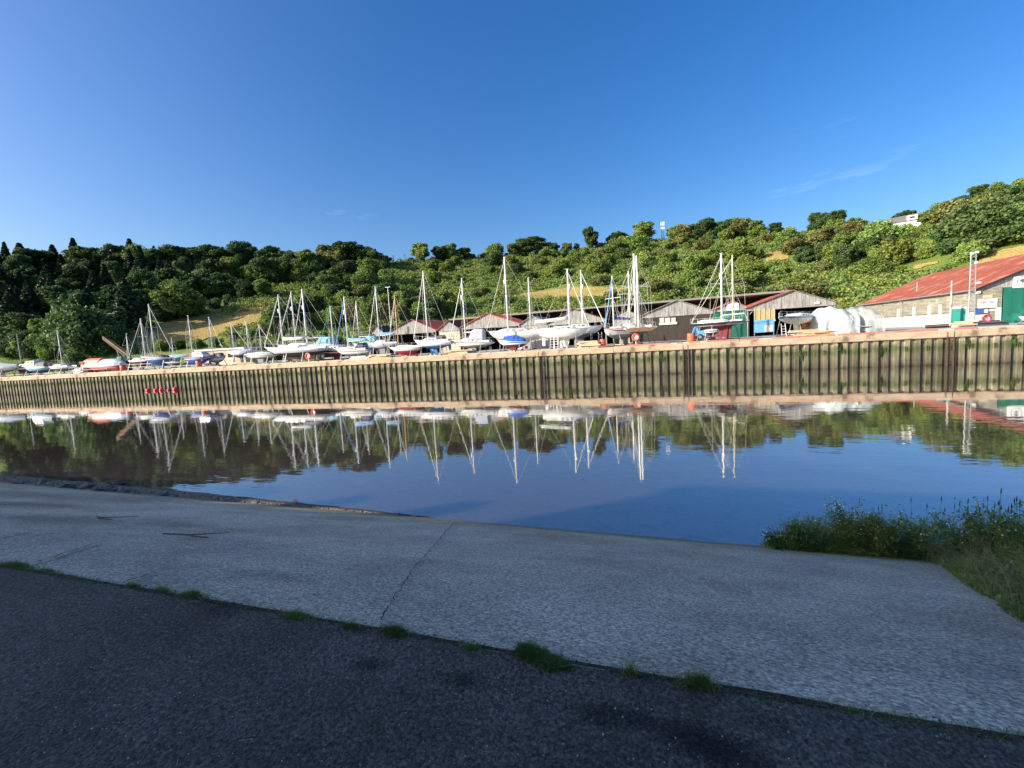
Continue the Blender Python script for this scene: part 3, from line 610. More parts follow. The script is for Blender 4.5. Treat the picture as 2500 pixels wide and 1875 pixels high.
s10 = gable_shed('boat_shed','open shed with red left roof slope, blue bowed yacht in its doorway',(1822,752),(1936,709),(2041,738),'red_roof',roof_r='felt_roof',depth=18)
# sign, windows and infill on those fronts
def on_front(t, pxa, pya, pxb, pyb, Y, name, mat, d=.06):
    a, b = PY(pxa,pya,Y), PY(pxb,pyb,Y); o = t.location
    return MB().box(((a.x+b.x)/2-o.x, Y-o.y, (a.z+b.z)/2-o.z),(abs(b.x-a.x), d, abs(a.z-b.z))).build(name, mat, t)
on_front(s9,1775,741,1804,757,SHED_Y-.12,'sign_board','sign_white')
for a in (1781,1788,1796): on_front(s9,a,748,a+5,749.5,SHED_Y-.17,'sign_text','sign_blue',.01)
for i in range(3): on_front(s8,1610+i*14,776,1622+i*14,789,SHED_Y-.02,'window_pane','window_pane_pale')
on_front(s8,1624,780,1636,784,SHED_Y-.08,'paper','sign_white',.02)
fr_ = on_front(s8,1609,789,1653,791,SHED_Y-.05,'window_sill','sign_white',.12)
for i in range(4): on_front(s10,1843+i*12.2,754,1854+i*12.2,781,SHED_Y-.02,'infill_panel','tan_timber')
for i in range(5): on_front(s10,1841+i*12.2,753,1843+i*12.2,784,SHED_Y-.06,'mullion','pale_timber',.1)
on_front(s10,1841,782,1893,784,SHED_Y-.07,'rail','pale_timber',.1); on_front(s10,1988,738,2001,741,SHED_Y-.1,'strip_lamp','sign_white',.1)
# long low dark building behind the gables
def long_shed():
    Y = 84.0; a, b = PY(1098,779,Y), PY(1935,708,Y); z0 = (a.z+b.z)/2; L = b.x-a.x
    t = thing('long_shed','long dark open shed with pale roof edge behind the gabled sheds','shed',((a.x+b.x)/2,Y,YARD)); h = z0-YARD
    def zz(u): return (a.z if u < 0 else b.z)-YARD
    rf = MB(); rf.add([(-L/2,-.6,a.z-YARD-.30),(L/2,-.6,b.z-YARD-.30),(L/2,-.6,b.z-YARD),(-L/2,-.6,a.z-YARD),(-L/2,12,a.z-YARD-.5),(L/2,12,b.z-YARD-.5),(L/2,12,b.z-YARD-.8),(-L/2,12,a.z-YARD-.8)],[(0,1,2,3),(3,2,5,4),(4,5,6,7),(7,6,1,0),(0,3,4,7),(1,6,5,2)]); rf.build('roof','felt_roof',t)
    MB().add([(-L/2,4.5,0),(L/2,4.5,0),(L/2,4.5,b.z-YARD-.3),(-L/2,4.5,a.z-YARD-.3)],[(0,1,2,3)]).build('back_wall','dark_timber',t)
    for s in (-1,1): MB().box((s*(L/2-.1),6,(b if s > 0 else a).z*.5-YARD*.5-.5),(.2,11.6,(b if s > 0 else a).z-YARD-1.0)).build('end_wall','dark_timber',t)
    n = 16
    for i in range(n): MB().box((-L/2+.5+(L-1)*i/(n-1),0,h/2-.4),(.22,.22,h-.8)).build('post','dark_timber',t)
long_shed()
# red roofed boat hall on the right
CX, CYY = PZ(2382,793,YARD).x, PZ(2382,793,YARD).y
ze_ = PY(2382,704,CYY).z; hall = thing('boat_hall','large red roofed weatherboard boat hall with green doors at the right','building',(CX,CYY,YARD)); he = ze_-YARD
rk = PY(2500,657,CYY); slope = (rk.z-ze_)/(rk.x-CX); HWd = 22.0; hr = he + slope*HWd/2
yb_ = 8.0
for _ in range(200):
    c = ROT.transposed() @ Vector((CX, CYY+yb_, 0)); 
    if W/2 + F*c.x/-c.z <= 2100: break
    yb_ += .5
HD = yb_
bw = MB(); nb = 26
for i in range(nb):
    z0 = he*i/nb; th = he/nb
    if z0 > he*.36: bw.box((-.04-.015*(i % 2),HD/2,z0+th/2),(.05,HD,th*.94))
bw.build('side_boards','weatherboard',hall)
lw = MB(); y = 0.0
while y < HD-.1:
    wd = random.uniform(.5,.9); lw.box((-.05-.02*random.random(),y+wd/2,he*.18+.0),(.06,wd*.97,he*.36)); y += wd
lw.build('white_lower_wall','white_wash',hall)
for q in (.13,.22,.30,.42,.56): MB().box((-.13,HD*q,he*.47),(.10,.55,he*.36)).build('pilaster','white_worn' if q > .2 else 'weatherboard',hall)
wl = MB(); wl.box((.02,HD/2,he/2),(.06,HD,he)); wl.box((HWd,HD/2,he/2),(.06,HD,he)); wl.box((HWd/2,HD,he/2),(HWd,.06,he)); wl.build('inner_wall','dark_timber',hall)
gb = MB(); x = 0.0
while x < HWd-.05:
    wd = .25; zt2 = lambda q: he + slope*(q if q < HWd/2 else HWd-q)
    gb.add([(x,-.02,he*.97),(x+wd*.96,-.02,he*.97),(x+wd*.96,-.02,zt2(x+wd*.96)),(x,-.02,zt2(x))],[(0,1,2,3)]); x += wd
gb.build('gable_boards','grey_timber',hall)
dx0 = PY(2445,740,CYY).x-CX; dz1 = PY(2470,701,CYY).z-YARD
fb = MB()
for i in range(nb):
    z0 = he*i/nb; fb.box((dx0/2,-.03-.015*(i % 2),z0+he/nb/2),(dx0,.05,he/nb*.94))
fb.build('front_boards','weatherboard',hall)
dr = thing.__call__ if False else None
nd = 7
for i in range(nd):
    MB().box((dx0+.1+.95*(i+.5),-.08-.03*(i % 2),dz1/2),(.93,.08,dz1)).build('door_panel','green_paint',hall)
MB().box(((dx0+.1+.95*nd+HWd)/2,-.04,he/2),(HWd-(dx0+.1+.95*nd),.06,he)).build('front_wall','weatherboard',hall)
for s, (xa_, za_), (xb_, zb_) in ((1,(-.5,he-.5*slope),(HWd/2,hr)),(-1,(HWd+.5,he-.5*slope),(HWd/2,hr))):
    n = 60; rr_ = MB()
    for j in range(n+1):
        y = -.45 + (HD+.9)*j/n; wv = .035*(j % 2); rr_.v += [(xa_,y,za_+.08+wv),((xa_+xb_)/2,y,(za_+zb_)/2+.08+wv+random.uniform(-.02,.02)),(xb_,y,zb_+.08+wv)]
    rr_.f += [(3*j+k,3*j+k+1,3*j+k+4,3*j+k+3) for j in range(n) for k in (0,1)]
    rr_.build('roof','red_roof',hall); MB().add([(xa_,-.46,za_+.06),(xb_,-.46,zb_+.06),(xb_,-.46,zb_-.14),(xa_,-.46,za_-.14),(xa_,-.40,za_+.06),(xb_,-.40,zb_+.06),(xb_,-.40,zb_-.14),(xa_,-.40,za_-.14)],[(0,3,2,1),(4,5,6,7),(0,1,5,4),(3,7,6,2)]).build('bargeboard','black_paint',hall)
MB().tube((-.55,-.4,he-.5*slope),(-.55,HD+.4,he-.5*slope),.09,n=6).build('gutter','galv',hall)
for q in (.52,): MB().path([(-.5,HD*q,he-.3),(-.16,HD*q,he-.9),(-.16,HD*q,.2)],.06).build('downpipe','galv',hall)
MB().tube((2.2,HD*.55,he+1.0),(2.2,HD*.55,he+2.5),.09).build('flue','galv',hall)
# signs and boards on the hall front
on_front(hall,2388,731,2434,750,CYY-.14,'sign_board','sign_white')
def bars(pxa, pxb, py0, py1, n, mat, t, Y):
    o = t.location
    for i in range(n):
        a = pxa+(pxb-pxa)*i/n; b = a+(pxb-pxa)/n*.86; A_, B_ = PY(a,py1,Y), PY(b,py0,Y); sk = (B_.z-A_.z)*.28
        x0_, x1_, z0_, z1_ = A_.x-o.x, B_.x-o.x, A_.z-o.z, B_.z-o.z; yy = Y-o.y; m_ = MB(); wd = (x1_-x0_)*.3
        m_.add([(x0_,yy,z0_),(x0_+wd,yy,z0_),(x0_+wd+sk,yy,z1_),(x0_+sk,yy,z1_)],[(0,1,2,3)])
        m_.add([(x0_+sk,yy-.002,z1_),(x0_+sk*.75,yy-.002,z1_-(z1_-z0_)*.28),(x1_+sk*.75,yy-.002,z1_-(z1_-z0_)*.28),(x1_+sk,yy-.002,z1_)],[(0,1,2,3)])
        if i % 2: m_.add([(x1_-wd,yy-.001,z0_),(x1_,yy-.001,z0_),(x1_+sk,yy-.001,z1_),(x1_-wd+sk,yy-.001,z1_)],[(0,1,2,3)])
        else: m_.add([(x0_+sk*.4,yy-.003,z0_+(z1_-z0_)*.4),(x1_+sk*.4,yy-.003,z0_+(z1_-z0_)*.4),(x1_+sk*.6,yy-.003,z0_+(z1_-z0_)*.62),(x0_+sk*.6,yy-.003,z0_+(z1_-z0_)*.62)],[(0,1,2,3)])
        m_.build('sign_letter', mat, t)
bars(2392,2408,736,742,4,'sign_red',hall,CYY-.18); bars(2412,2428,735.5,741,4,'sign_blue',hall,CYY-.18)
on_front(hall,2401,720.5,2423,727,CYY-.12,'name_board','pale_timber'); on_front(hall,2384,711,2393,716,CYY-.2,'wall_lamp','sign_white',.2)
on_front(hall,2379,752,2414,767,CYY-.12,'notice_board','sign_grey'); on_front(hall,2382,755,2400,764,CYY-.17,'notice_text','sign_blue',.02); on_front(hall,2403,756,2412,763,CYY-.17,'notice_print','sign_white',.02)
on_front(hall,2379,768,2412,781,CYY-.1,'white_panel','white_worn'); on_front(hall,2415,755,2434,759,CYY-.1,'white_panel','white_worn'); on_front(hall,2431,751,2443,790,CYY-.08,'white_panel','white_worn')
on_front(hall,2384,784,2438,787,CYY-.3,'bench_plank','black_paint',.4)
on_front(hall,2474,675,2560,697,CYY-.14,'logo_board','sign_white')
c_ = PY(2494,686,CYY); o = hall.location
MB().torus((c_.x-o.x,-.19,c_.z-o.z),.55,.03).build('logo_ring','sign_grey',hall); MB().add([(c_.x-o.x-.33,-.19,c_.z-o.z+.12),(c_.x-o.x,-.19,c_.z-o.z-.28),(c_.x-o.x+.33,-.19,c_.z-o.z+.12),(c_.x-o.x,-.19,c_.z-o.z+.26)],[(0,1,2,3)]).build('logo_mark','sign_grey',hall)
on_s = lambda f0, f1, z0, z1, nm, mt: MB().box((-.14,HD*(f0+f1)/2,(z0+z1)/2),(.08,HD*(f1-f0),z1-z0)).build(nm, mt, hall)
on_s(.10,.15,1.2,2.3,'window_frame','sign_white'); on_s(.112,.122,1.4,2.1,'window_pane','window_dark')
for f0 in (.128,): MB().box((-.2,HD*(f0+.006),1.75),(.04,HD*.012,.7)).build('window_pane','window_dark',hall)
# house, mast and walls up on the hill
hp = hit(2205,557) - Vector((0,0,1.2)); hh = thing('hill_house','white house with slate roof on the right hilltop','house',hp + Vector((0,0,.2)), math.radians(-22))
Wd = 15; MB().box((0,0,1.0),(Wd*.96,6,3.6)).build('wall','render_white',hh)
MB().add([(-Wd/2-.3,-3.3,2.9),(Wd/2+.3,-3.3,2.9),(Wd/2-1.2,0,6.2),(-Wd/2+1.5,0,5.6),(-Wd/2-.3,3.3,2.9),(Wd/2+.3,3.3,2.9)],[(0,1,2,3),(4,3,2,5),(0,3,4)]).build('roof','slate',hh)
MB().add([(Wd/2+.05,-3.0,2.9),(Wd/2+.05,3.0,2.9),(Wd/2-1.0,0,6.0)],[(0,1,2)]).build('gable','render_white',hh)
d_ = MB().box((2.6,-2.2,4.2),(3.2,1.6,1.7)).build('dormer','render_white',hh); MB().box((2.6,-3.02,4.3),(1.6,.04,.8)).build('window','window_dark',d_)
d_ = MB().box((-5.6,-2.6,3.2),(3.0,1.6,2.0)).build('porch','render_white',hh); MB().box((-5.6,-3.42,3.3),(1.4,.04,.8)).build('window','window_dark',d_)
tp = hit(1618,576); tm = thing('radio_mast','white lattice phone mast on the hill skyline','mast',tp); ht = (PY(1616,541,tp.y).z - tp.z)
for sx2, sy2 in ((-1,-1),(1,-1),(1,1),(-1,1)): MB().tube((sx2*.8,sy2*.8,0),(sx2*.45,sy2*.45,ht*.92),.12,.09,n=6).build('leg','galv',tm)
lt = MB()
for j in range(8):
    z0, z1 = ht*.9*j/8, ht*.9*(j+1)/8
    for s in (-1,1): lt.tube((-.75*s,-.7,z0),(.75*s,-.7,z1),.06,n=5); lt.tube((-.7,-.7*s,z0),(-.7,.7*s,z1),.06,n=5)
lt.build('lattice','galv',tm)
for s in (-1,0,1):
    MB().box((s*.8,-.7,ht*.86),(.42,.3,2.2)).build('antenna','sign_white',tm); MB().box((s*.8,-.7,ht*.62),(.42,.3,1.3)).build('antenna','sign_white',tm)
for a, b, lb in (((1492,603),(1570,591),'pale lane wall curving below the hilltop trees'),((1305,607),(1323,606),'short white wall on the hilltop beside a round tree')):
    p, q = hit(*a), hit(*b); dd = q-p; mtx = Matrix.Rotation(math.atan2(dd.y,dd.x),3,'Z')
    n_ = max(2,int(dd.length/8)); wb = MB()
    for i in range(n_):
        u, v = p.lerp(q,i/n_), p.lerp(q,(i+1)/n_); u.z = float(zter(u.x,u.y)); v.z = float(zter(v.x,v.y)); m_ = (u+v)/2
        wb.box(m_+Vector((0,0,.4)),((v-u).length,.4,1.3),rz=math.atan2(v.y-u.y,v.x-u.x))
    tag(wb.build('field_wall','white_worn'),lb,'wall')
for px, py, lb in ((962,622,'left one of two thin power poles on the ridge'),(990,620,'right one of two thin power poles on the ridge')):
    p = hit(px,648); t = thing('power_pole',lb,'pole',p,0,'power poles on the ridge'); h_ = PY(px,py,p.y).z-p.z
    MB().tube((0,0,0),(0,0,h_),.16,.12).build('pole','bark',t); MB().box((0,0,h_-.6),(1.8,.12,.12)).build('crossarm','bark',t)
# ------------------------------------------------------------------ trees, bushes
RNG = np.random.RandomState(11)
def leaves(pos, nrm, size, rng, aspect=1.0):
    n = len(pos); nrm = nrm/np.linalg.norm(nrm, axis=1, keepdims=True); r = rng.randn(n,3); u = np.cross(nrm, r); u /= np.linalg.norm(u,axis=1,keepdims=True)+1e-9; v = np.cross(nrm,u)
    su = (size*rng.uniform(.6,1.35,n))[:,None]; sv = su*aspect
    vs_ = np.stack([pos-u*su-v*sv*.35, pos+u*su*.25-v*sv, pos+u*su+v*sv*.35, pos-u*su*.25+v*sv],1).reshape(-1,3)
    return vs_
def crown_mesh(name, lobes, n, leaf, seed, mat, up_bias=.15, shell=(.40,1.12), nj=1.7):
    rng = np.random.RandomState(seed); L = np.array(lobes, float); wgt = (L[:,3]*L[:,4]+L[:,3]*L[:,5]); wgt /= wgt.sum()
    k = rng.choice(len(L), n, p=wgt); d = rng.randn(n,3); d[:,2] += up_bias; d /= np.linalg.norm(d,axis=1,keepdims=True)
    rad = rng.uniform(shell[0],shell[1],n)[:,None]; pos = L[k,:3] + d*L[k,3:6]*rad
    nr = d + rng.randn(n,3)*nj*.6
    vs_ = leaves(pos, nr, leaf, rng); me = np_mesh(name, vs_, np.arange(len(vs_)).reshape(-1,4)); me.materials.append(M[mat]); return me
def lobes_round(seed, n, R, H, z0, flat=.85):
    rng = np.random.RandomState(seed); out = [(0,0,z0+H*.45,R*.62,R*.62,H*.42)]
    for i in range(n):
        a = rng.uniform(0,2*math.pi); u = rng.uniform(-.9,1); rr = R*math.sqrt(max(.05,1-u*u*.8))*rng.uniform(.35,.86); s = rng.uniform(.14,.46)*R
        out.append((rr*math.cos(a), rr*math.sin(a), z0+H*(.5+.40*u), s, s, s*flat))
    return out
def conifer_mesh(name, H, R, seed, mat, n=5200):
    rng = np.random.RandomState(seed); t = rng.uniform(0,1,n)**.8; tier = np.floor(t*13)/13 + .025*rng.rand(n); a = rng.uniform(0,2*math.pi,n)
    ph = np.floor(t*13)*2.4; br = np.abs(np.sin((a+ph)*3.5))**.6
    rmax = R*(1-tier)**1.05*(.5+.5*br)+.05; q = rng.uniform(.15,1,n)**.6; r = rmax*q; z = H*(.10+.90*tier) - r*.20 + .18*rng.randn(n)
    pos = np.stack([r*np.cos(a), r*np.sin(a), z],1); nr = np.stack([np.cos(a)*.4,np.sin(a)*.4,np.ones(n)],1)+rng.randn(n,3)*.45
    vs_ = leaves(pos, nr, .33, rng, .6); me = np_mesh(name, vs_, np.arange(len(vs_)).reshape(-1,4)); me.materials.append(M[mat]); return me
def trunk_mesh(name, H, r, seed, limbs=5, z_split=.35, mat='bark'):
    rng = random.Random(seed); b = MB(); lean = rng.uniform(-.25,.25); top = Vector((lean,rng.uniform(-.25,.25),H*.8)); mid = Vector((lean*.3,0,H*z_split))
    b.tube((0,0,-.8),mid,r,r*.75,n=7); b.tube(mid,top,r*.75,r*.2,n=6)
    for i in range(limbs):
        a = rng.uniform(0,2*math.pi); s = mid.lerp(top,rng.uniform(0,.6)); e = s+Vector((math.cos(a)*H*.26,math.sin(a)*H*.26,H*rng.uniform(.12,.26))); b.tube(s,e,r*.35,r*.1,n=5)
    me = bpy.data.meshes.new(name); me.from_pydata([tuple(v) for v in b.v],[],b.f); me.materials.append(M[mat]); return me
# prototypes are 10 m high; copies are scaled to the height wanted
PROT = {}
def proto(key, crown, trunk): PROT[key] = (crown, trunk)
for i, (key, mat) in enumerate([('mid','leaf_mid'),('dark','leaf_dark'),('olive','leaf_olive'),('light','leaf_light')]):
    for v in range(3):
        sd = 100+i*10+v; R = (4.3,3.6,4.9)[v]
        proto((key,v), crown_mesh('crown', lobes_round(sd, 24+5*v, R, 9.0, 1.0), 9500, .225, sd, mat), trunk_mesh('trunk',10,.32,sd))
for v in range(3): proto(('conifer',v), conifer_mesh('crown',10.4,(3.4,2.8,3.9)[v],200+v,'leaf_conifer'), trunk_mesh('trunk',10,.25,200+v,0,.5))
for i, (key, mat) in enumerate([('bmid','leaf_mid'),('bdark','leaf_dark'),('bolive','leaf_olive'),('blight','leaf_light')]):
    for v in range(3):
        sd = 300+i*10+v; R = (6.2,5.0,7.2)[v]
        proto((key,v), crown_mesh('crown', lobes_round(sd, 24, R, 9.5, 0.2, .9), 6000, .33, sd, mat), trunk_mesh('trunk',7,.3,sd,3,.3))
tree_no = 0; G1 = 'trees along the skyline'
def tree(key, pos, height, label, cat='tree', group=None, name=None, wide=1.0, sink=.3):
    global tree_no; tree_no += 1; v = tree_no*7 % 3; cr_, tr_ = PROT[(key, v)]; s = height/10.0
    t = thing(name or ('bush' if cat == 'bush' else 'tree'), label, cat, (pos.x,pos.y,pos.z-sink), RNG.uniform(0,6.28), group); t.scale = (s*wide*RNG.uniform(.82,1.25), s*wide*RNG.uniform(.82,1.25), s*(1 if group == G1 else RNG.uniform(.85,1.1)))
    obj('crown', cr_, None, t); obj('trunk', tr_, None, t); return t
def sky_tree(px, top, key, wide=1.0, label=None, group=None, base=None, back=0.0, name=None):
    a = az_of(px); d = ray(px, 840); r = float(np.interp(a,_az,_rr)) - back if base is None else None
    p = (Vector((math.sin(a)*r, math.cos(a)*r, 0)) if base is None else hit(px, base)); p.z = float(zter(p.x,p.y))
    # the column of the crown shifts with the camera's roll: find the spot under the crown's top
    q = PY(px, top, p.y); p.x = q.x; p.z = float(zter(p.x,p.y)); h = max(2.5, q.z - p.z)
    return tree(key, p, h, label, 'tree', group, name, wide*(1.15 if key == 'conifer' else 1.5))
for px, top, key, wd, lb in [
 (1023,590,'mid',.85,'lone rounded tree on the ridge right of the power poles'),(1075,598,'dark',.9,'left of a dark clump of ridge trees after the lone rounded tree'),(1098,592,'mid',.8,'pale topped tree in the ridge clump after the lone rounded tree'),
 (1135,603,'dark',1.1,'low dark ridge tree beside the ridge clump'),(1205,594,'mid',1.0,'small domed ridge tree left of the broad dome'),(1255,590,'olive',1.3,'olive front half of the broad domed ridge clump'),(1290,576,'dark',1.5,'broad dark domed tree on the ridge'),
 (1345,590,'dark',1.2,'low dark tree right of the broad domed tree'),(1385,592,'olive',1.1,'low olive tree left of the tall open ridge tree'),(1440,551,'dark',.72,'tall open crowned tree standing alone on the ridge'),
 (1508,564,'dark',1.0,'small round tree right of the tall open ridge tree'),(1565,544,'mid',.9,'upright tree left of the phone mast'),(1640,552,'mid',.8,'tree close to the right of the phone mast'),
 (1668,549,'olive',1.2,'olive tree behind the dead white tree'),(1722,534,'dark',1.1,'left tree of the dark wooded ridge top'),(1770,534,'dark',1.0,'middle tree of the dark wooded ridge top'),(1805,534,'olive',.9,'reddish olive tree in the dark wooded ridge top'),
 (1850,538,'mid',1.1,'right tree of the dark wooded ridge top'),(1895,541,'dark',1.1,'last dark tree before the dry gap in the ridge'),(2000,516,'dark',.75,'left upright tree of the ridge trio right of the dry gap'),(2042,515,'dark',.85,'taller tree of the ridge trio right of the dry gap'),
 (2085,530,'mid',.9,'right tree of the ridge trio right of the dry gap'),(2150,538,'dark',1.1,'low dark tree left of the hill house'),(2205,518,'dark',1.3,'domed tree behind the hill house'),
 (2262,515,'mid',1.0,'tree just right of the hill house'),(2295,497,'mid',1.1,'bushy tree where the right skyline starts to climb'),(2345,478,'dark',1.0,'dark tree on the climbing right skyline'),(2395,448,'dark',.9,'dark tree at the shoulder of the climbing right skyline'),
 (2440,446,'mid',1.1,'olive green tree near the top of the climbing right skyline'),(2500,430,'mid',1.2,'tree at the right edge of the skyline'),(905,604,'dark',1.0,'round dark tree at the right end of the wood crest'),(935,622,'dark',1.2,'low tree sloping down from the wood crest to the ridge gap')]:
    sky_tree(px, top, key, wd, lb, G1, back=(-14 if 2195 < px < 2215 else 4))
# wood crest in the middle and on the left
for px, top, key, wd, lb in [
 (462,604,'dark',1.0,'crest tree left of the domed pair above the golden field'),(493,590,'dark',1.0,'left crown of the domed pair above the golden field'),(545,595,'dark',.95,'right crown of the domed pair above the golden field'),(588,590,'dark',.65,'narrow upright tree beside the sky gap in the wood'),
 (652,602,'dark',.9,'first tall tree right of the sky gap in the wood'),(700,606,'dark',1.0,'second tree right of the sky gap in the wood'),(752,622,'olive',1.0,'olive crowned crest tree in the middle of the wood'),(792,596,'olive',.85,'pale grey green crest tree beside the high dome'),
 (852,583,'dark',1.0,'highest domed tree of the wood crest'),(882,600,'olive',.9,'brownish tree on the right flank of the high dome')]:
    sky_tree(px, top, key, wd, lb, 'trees on the wood crest', back=6)
for px, top, lb in [(10,598,'first conifer top at the left edge of the skyline'),(45,586,'second conifer top from the left edge of the skyline'),(125,588,'spiky conifer top under the left wisp of cloud'),(178,590,'conifer top right of the cloud wisp'),(315,586,'tallest spire among the left conifers'),(375,602,'ragged conifer top at the right end of the spires')]:
    sky_tree(px, top, 'conifer', 1.0, lb, 'conifers on the left skyline', back=5, name='conifer')
for px, top, key, lb in [(85,602,'dark','rounded tree between the first left conifers'),(215,602,'dark','rounded dark tree left of the pale sky dip'),(250,606,'dark','second rounded dark tree left of the pale sky dip'),(285,600,'dark','rounded tree left of the tallest spire'),(345,604,'mid','rounded tree right of the tallest spire'),(415,606,'dark','bare topped tree near the right conifers'),(435,616,'dark','dark tree in the dip before the domed pair')]:
    sky_tree(px, top, key, 1.1, lb, 'rounded trees of the left skyline', back=8)
# body of the left wood: rows of trees down the slope
G2 = 'trees massed in the dark left wood'
for row in [690, 730, 772, 806]:
    for px in np.arange(-30, 700, 38):
        x = px + RNG.uniform(-16,16); floor = float(np.interp(x,[-30,130,300,480,680,760],[806,806,815,778,724,740])); y = row + RNG.uniform(-10,10)
        if y > floor+(2 if x < 330 else -3): continue
        key = 'conifer' if (x < 420 and RNG.rand() < .62) else ('dark' if RNG.rand() < .82 else 'mid')
        p = hit(x, y); h = RNG.uniform(11,16) if key == 'conifer' else RNG.uniform(9,13)
        tree(key, p, h, 'dark conifer massed in the left wood' if key == 'conifer' else 'dark leafy tree massed in the left wood', 'tree', 'dark conifers of the left wood' if key == 'conifer' else 'dark leafy trees of the left wood', 'conifer' if key == 'conifer' else 'tree', 1.15)
for row in [668, 695, 725, 755]:
    for px in np.arange(700, 950, 40):
        x = px + RNG.uniform(-14,14); y = row + RNG.uniform(-8,8)
        if (y > 700 and x < 770) or (y > 735 and x < 800): continue
        key = ['dark','mid','olive','dark'][RNG.randint(4)]
        tree(key, hit(x,y), RNG.uniform(8,12), 'leafy tree massed in the wood right of the golden field', 'tree', 'trees of the middle wood', wide=1.1)
wd_ = [crown_mesh('weed_clump', [(0,0,0,.22,.10,.34),(.05,-.03,-.25,.14,.08,.3)], 260, .035, 700+k, 'leaf_dark') for k in range(3)]
for k, (x, z) in enumerate(weed_spots): obj('weed_clump', wd_[k % 3], None, quay, (x, .02, z), 0, (1,1,random.uniform(.6,1.5)))
# hedges and bushes at the foot of the hills, left
for px, py, h, key in [(-15,868,6,'bmid'),(20,872,5,'bdark'),(50,872,5,'bmid'),(85,872,5,'bdark'),(125,874,5,'bmid'),(10,850,7,'bmid'),(60,855,6,'bdark'),(110,862,6,'bmid'),(160,868,11,'bdark'),(205,866,13,'bdark'),(245,866,9,'bdark'),(285,850,7,'bdark'),(330,862,3.2,'bmid'),(395,856,3.2,'bmid'),(440,852,3.2,'bdark'),(480,850,3.2,'bmid'),(530,846,3.2,'bmid'),(575,838,3.2,'bdark'),(620,830,3.2,'bmid'),(655,825,5,'bolive'),(15,812,6,'bdark'),(48,806,6,'bdark'),(-12,802,6,'bdark'),(88,812,5,'bmid'),(470,766,5,'bdark'),(520,754,5,'bdark'),(560,746,5,'bdark'),(400,784,4,'bdark'),(30,836,5,'bdark'),(80,835,4,'bdark'),(30,822,4,'bmid')]:
    tree(key, hit(px,py), h, 'rounded bush in the hedge behind the left boats', 'bush', 'bushes in the hedge behind the left boats')
for px in range(670, 1100, 34):
    for py in (800, 778):
        x = px+RNG.uniform(-12,12); tree(['bmid','bdark','bmid','bolive'][RNG.randint(4)], hit(x, py-(x-670)*.05+RNG.uniform(-6,6)), RNG.uniform(5,8), 'leafy bush behind the small sheds at mid left', 'bush', 'bushes behind the mid left sheds')
# hillside bushes
def in_clear(x, y):
    for (a, b, yt, yb) in [(940,1035,730,768),(1265,1535,698,738),(1865,1930,610,642),(2225,2300,635,664),(2385,2520,600,655),(1000,1130,700,760),(2140,2260,540,600),(1590,1648,560,604),(1648,1698,560,600)]:
        if a < x < b and yt + (0) < y < yb: return True
    return False
G3 = 'bushes covering the green hillside'
cnt = 0
for row, (y0, hgt) in enumerate([(760,5.5),(738,6),(716,6),(694,6),(674,6.5),(655,6.5),(637,7),(620,7),(604,7),(588,7)]):
    for px in np.arange(1010, 2540, 58):
        x = px + RNG.uniform(-24,24) + (29 if row % 2 else 0); top = float(np.interp(x,[1000,1250,1500,1700,1930,2100,2230,2300,2400,2500],[640,628,606,588,576,566,560,534,490,466]))
        y = y0 - (x-1500)*.045 + RNG.uniform(-8,8) - (max(0,x-2000)*.10)
        if y < top+4 or in_clear(x,y): continue
        if RNG.rand() < (.6 if (y > 680 and x < 1600) else (.4 if (x < 1300 or (x > 1960 and y > 615)) else .15)): continue
        if x > 1990 and y > 690 - (x-2000)*.10: continue
        key = ['bmid','bmid','blight','bolive','bmid','bmid','blight','bolive','blight','bmid','bdark'][RNG.randint(11)]
        tree(key, hit(x,y), hgt*(.62 if (y > 690 and x < 1600) else 1)*RNG.uniform(.55,1.3), 'rounded leafy bush on the green hillside behind the sheds', 'bush', G3, wide=1.2); cnt += 1
print('hillside bushes', cnt)
for px, py, h in [(2385,618,13),(2345,612,11),(2425,608,12),(2318,622,8)]: tree('dark', hit(px,py), h, 'big dark tree mass on the right hillside above the hall roof', 'tree', 'dark trees above the hall roof', wide=1.2)
for px, py in [(2010,640),(2060,650),(2120,630),(1960,645),(2160,625)]: tree('dark', hit(px,py), 7.5, 'dark spreading tree halfway up the right hillside', 'tree', 'dark trees halfway up the right hillside', wide=1.2)
for px in np.arange(960, 2540, 30):
    x = px+RNG.uniform(-10,10); a = az_of(x); r = float(np.interp(a,_az,_rr))-RNG.uniform(2,9); p = Vector((math.sin(a)*r, math.cos(a)*r, 0)); p.z = float(zter(p.x,p.y))
    if 1905 < x < 1965 or 945 < x < 1005 or 2155 < x < 2250 or 1595 < x < 1645: continue
    tree(['bmid','bolive','bdark'][RNG.randint(3)], p, RNG.uniform(2.6,5.0), 'low bush along the ridge line between the skyline trees', 'bush', 'low bushes along the ridge line')
for px in np.arange(-20, 900, 30):
    x = px+RNG.uniform(-10,10); yb = 878-.05*x; p = PZ(x, yb+RNG.uniform(-3,2), YARD-.1)
    if p.y > 110 or p.y < 72: p = Vector((PX(x, 88, YARD), 88+RNG.uniform(-6,6), YARD-.1))
    tree(['bmid','bdark','bdark','bmid'][RNG.randint(4)], p, (RNG.uniform(1.8,2.8) if 290 < x < 640 else RNG.uniform(3.0,5.5)), 'green hedge bush close behind the row of boats on the left', 'bush', 'hedge bushes close behind the left boats')
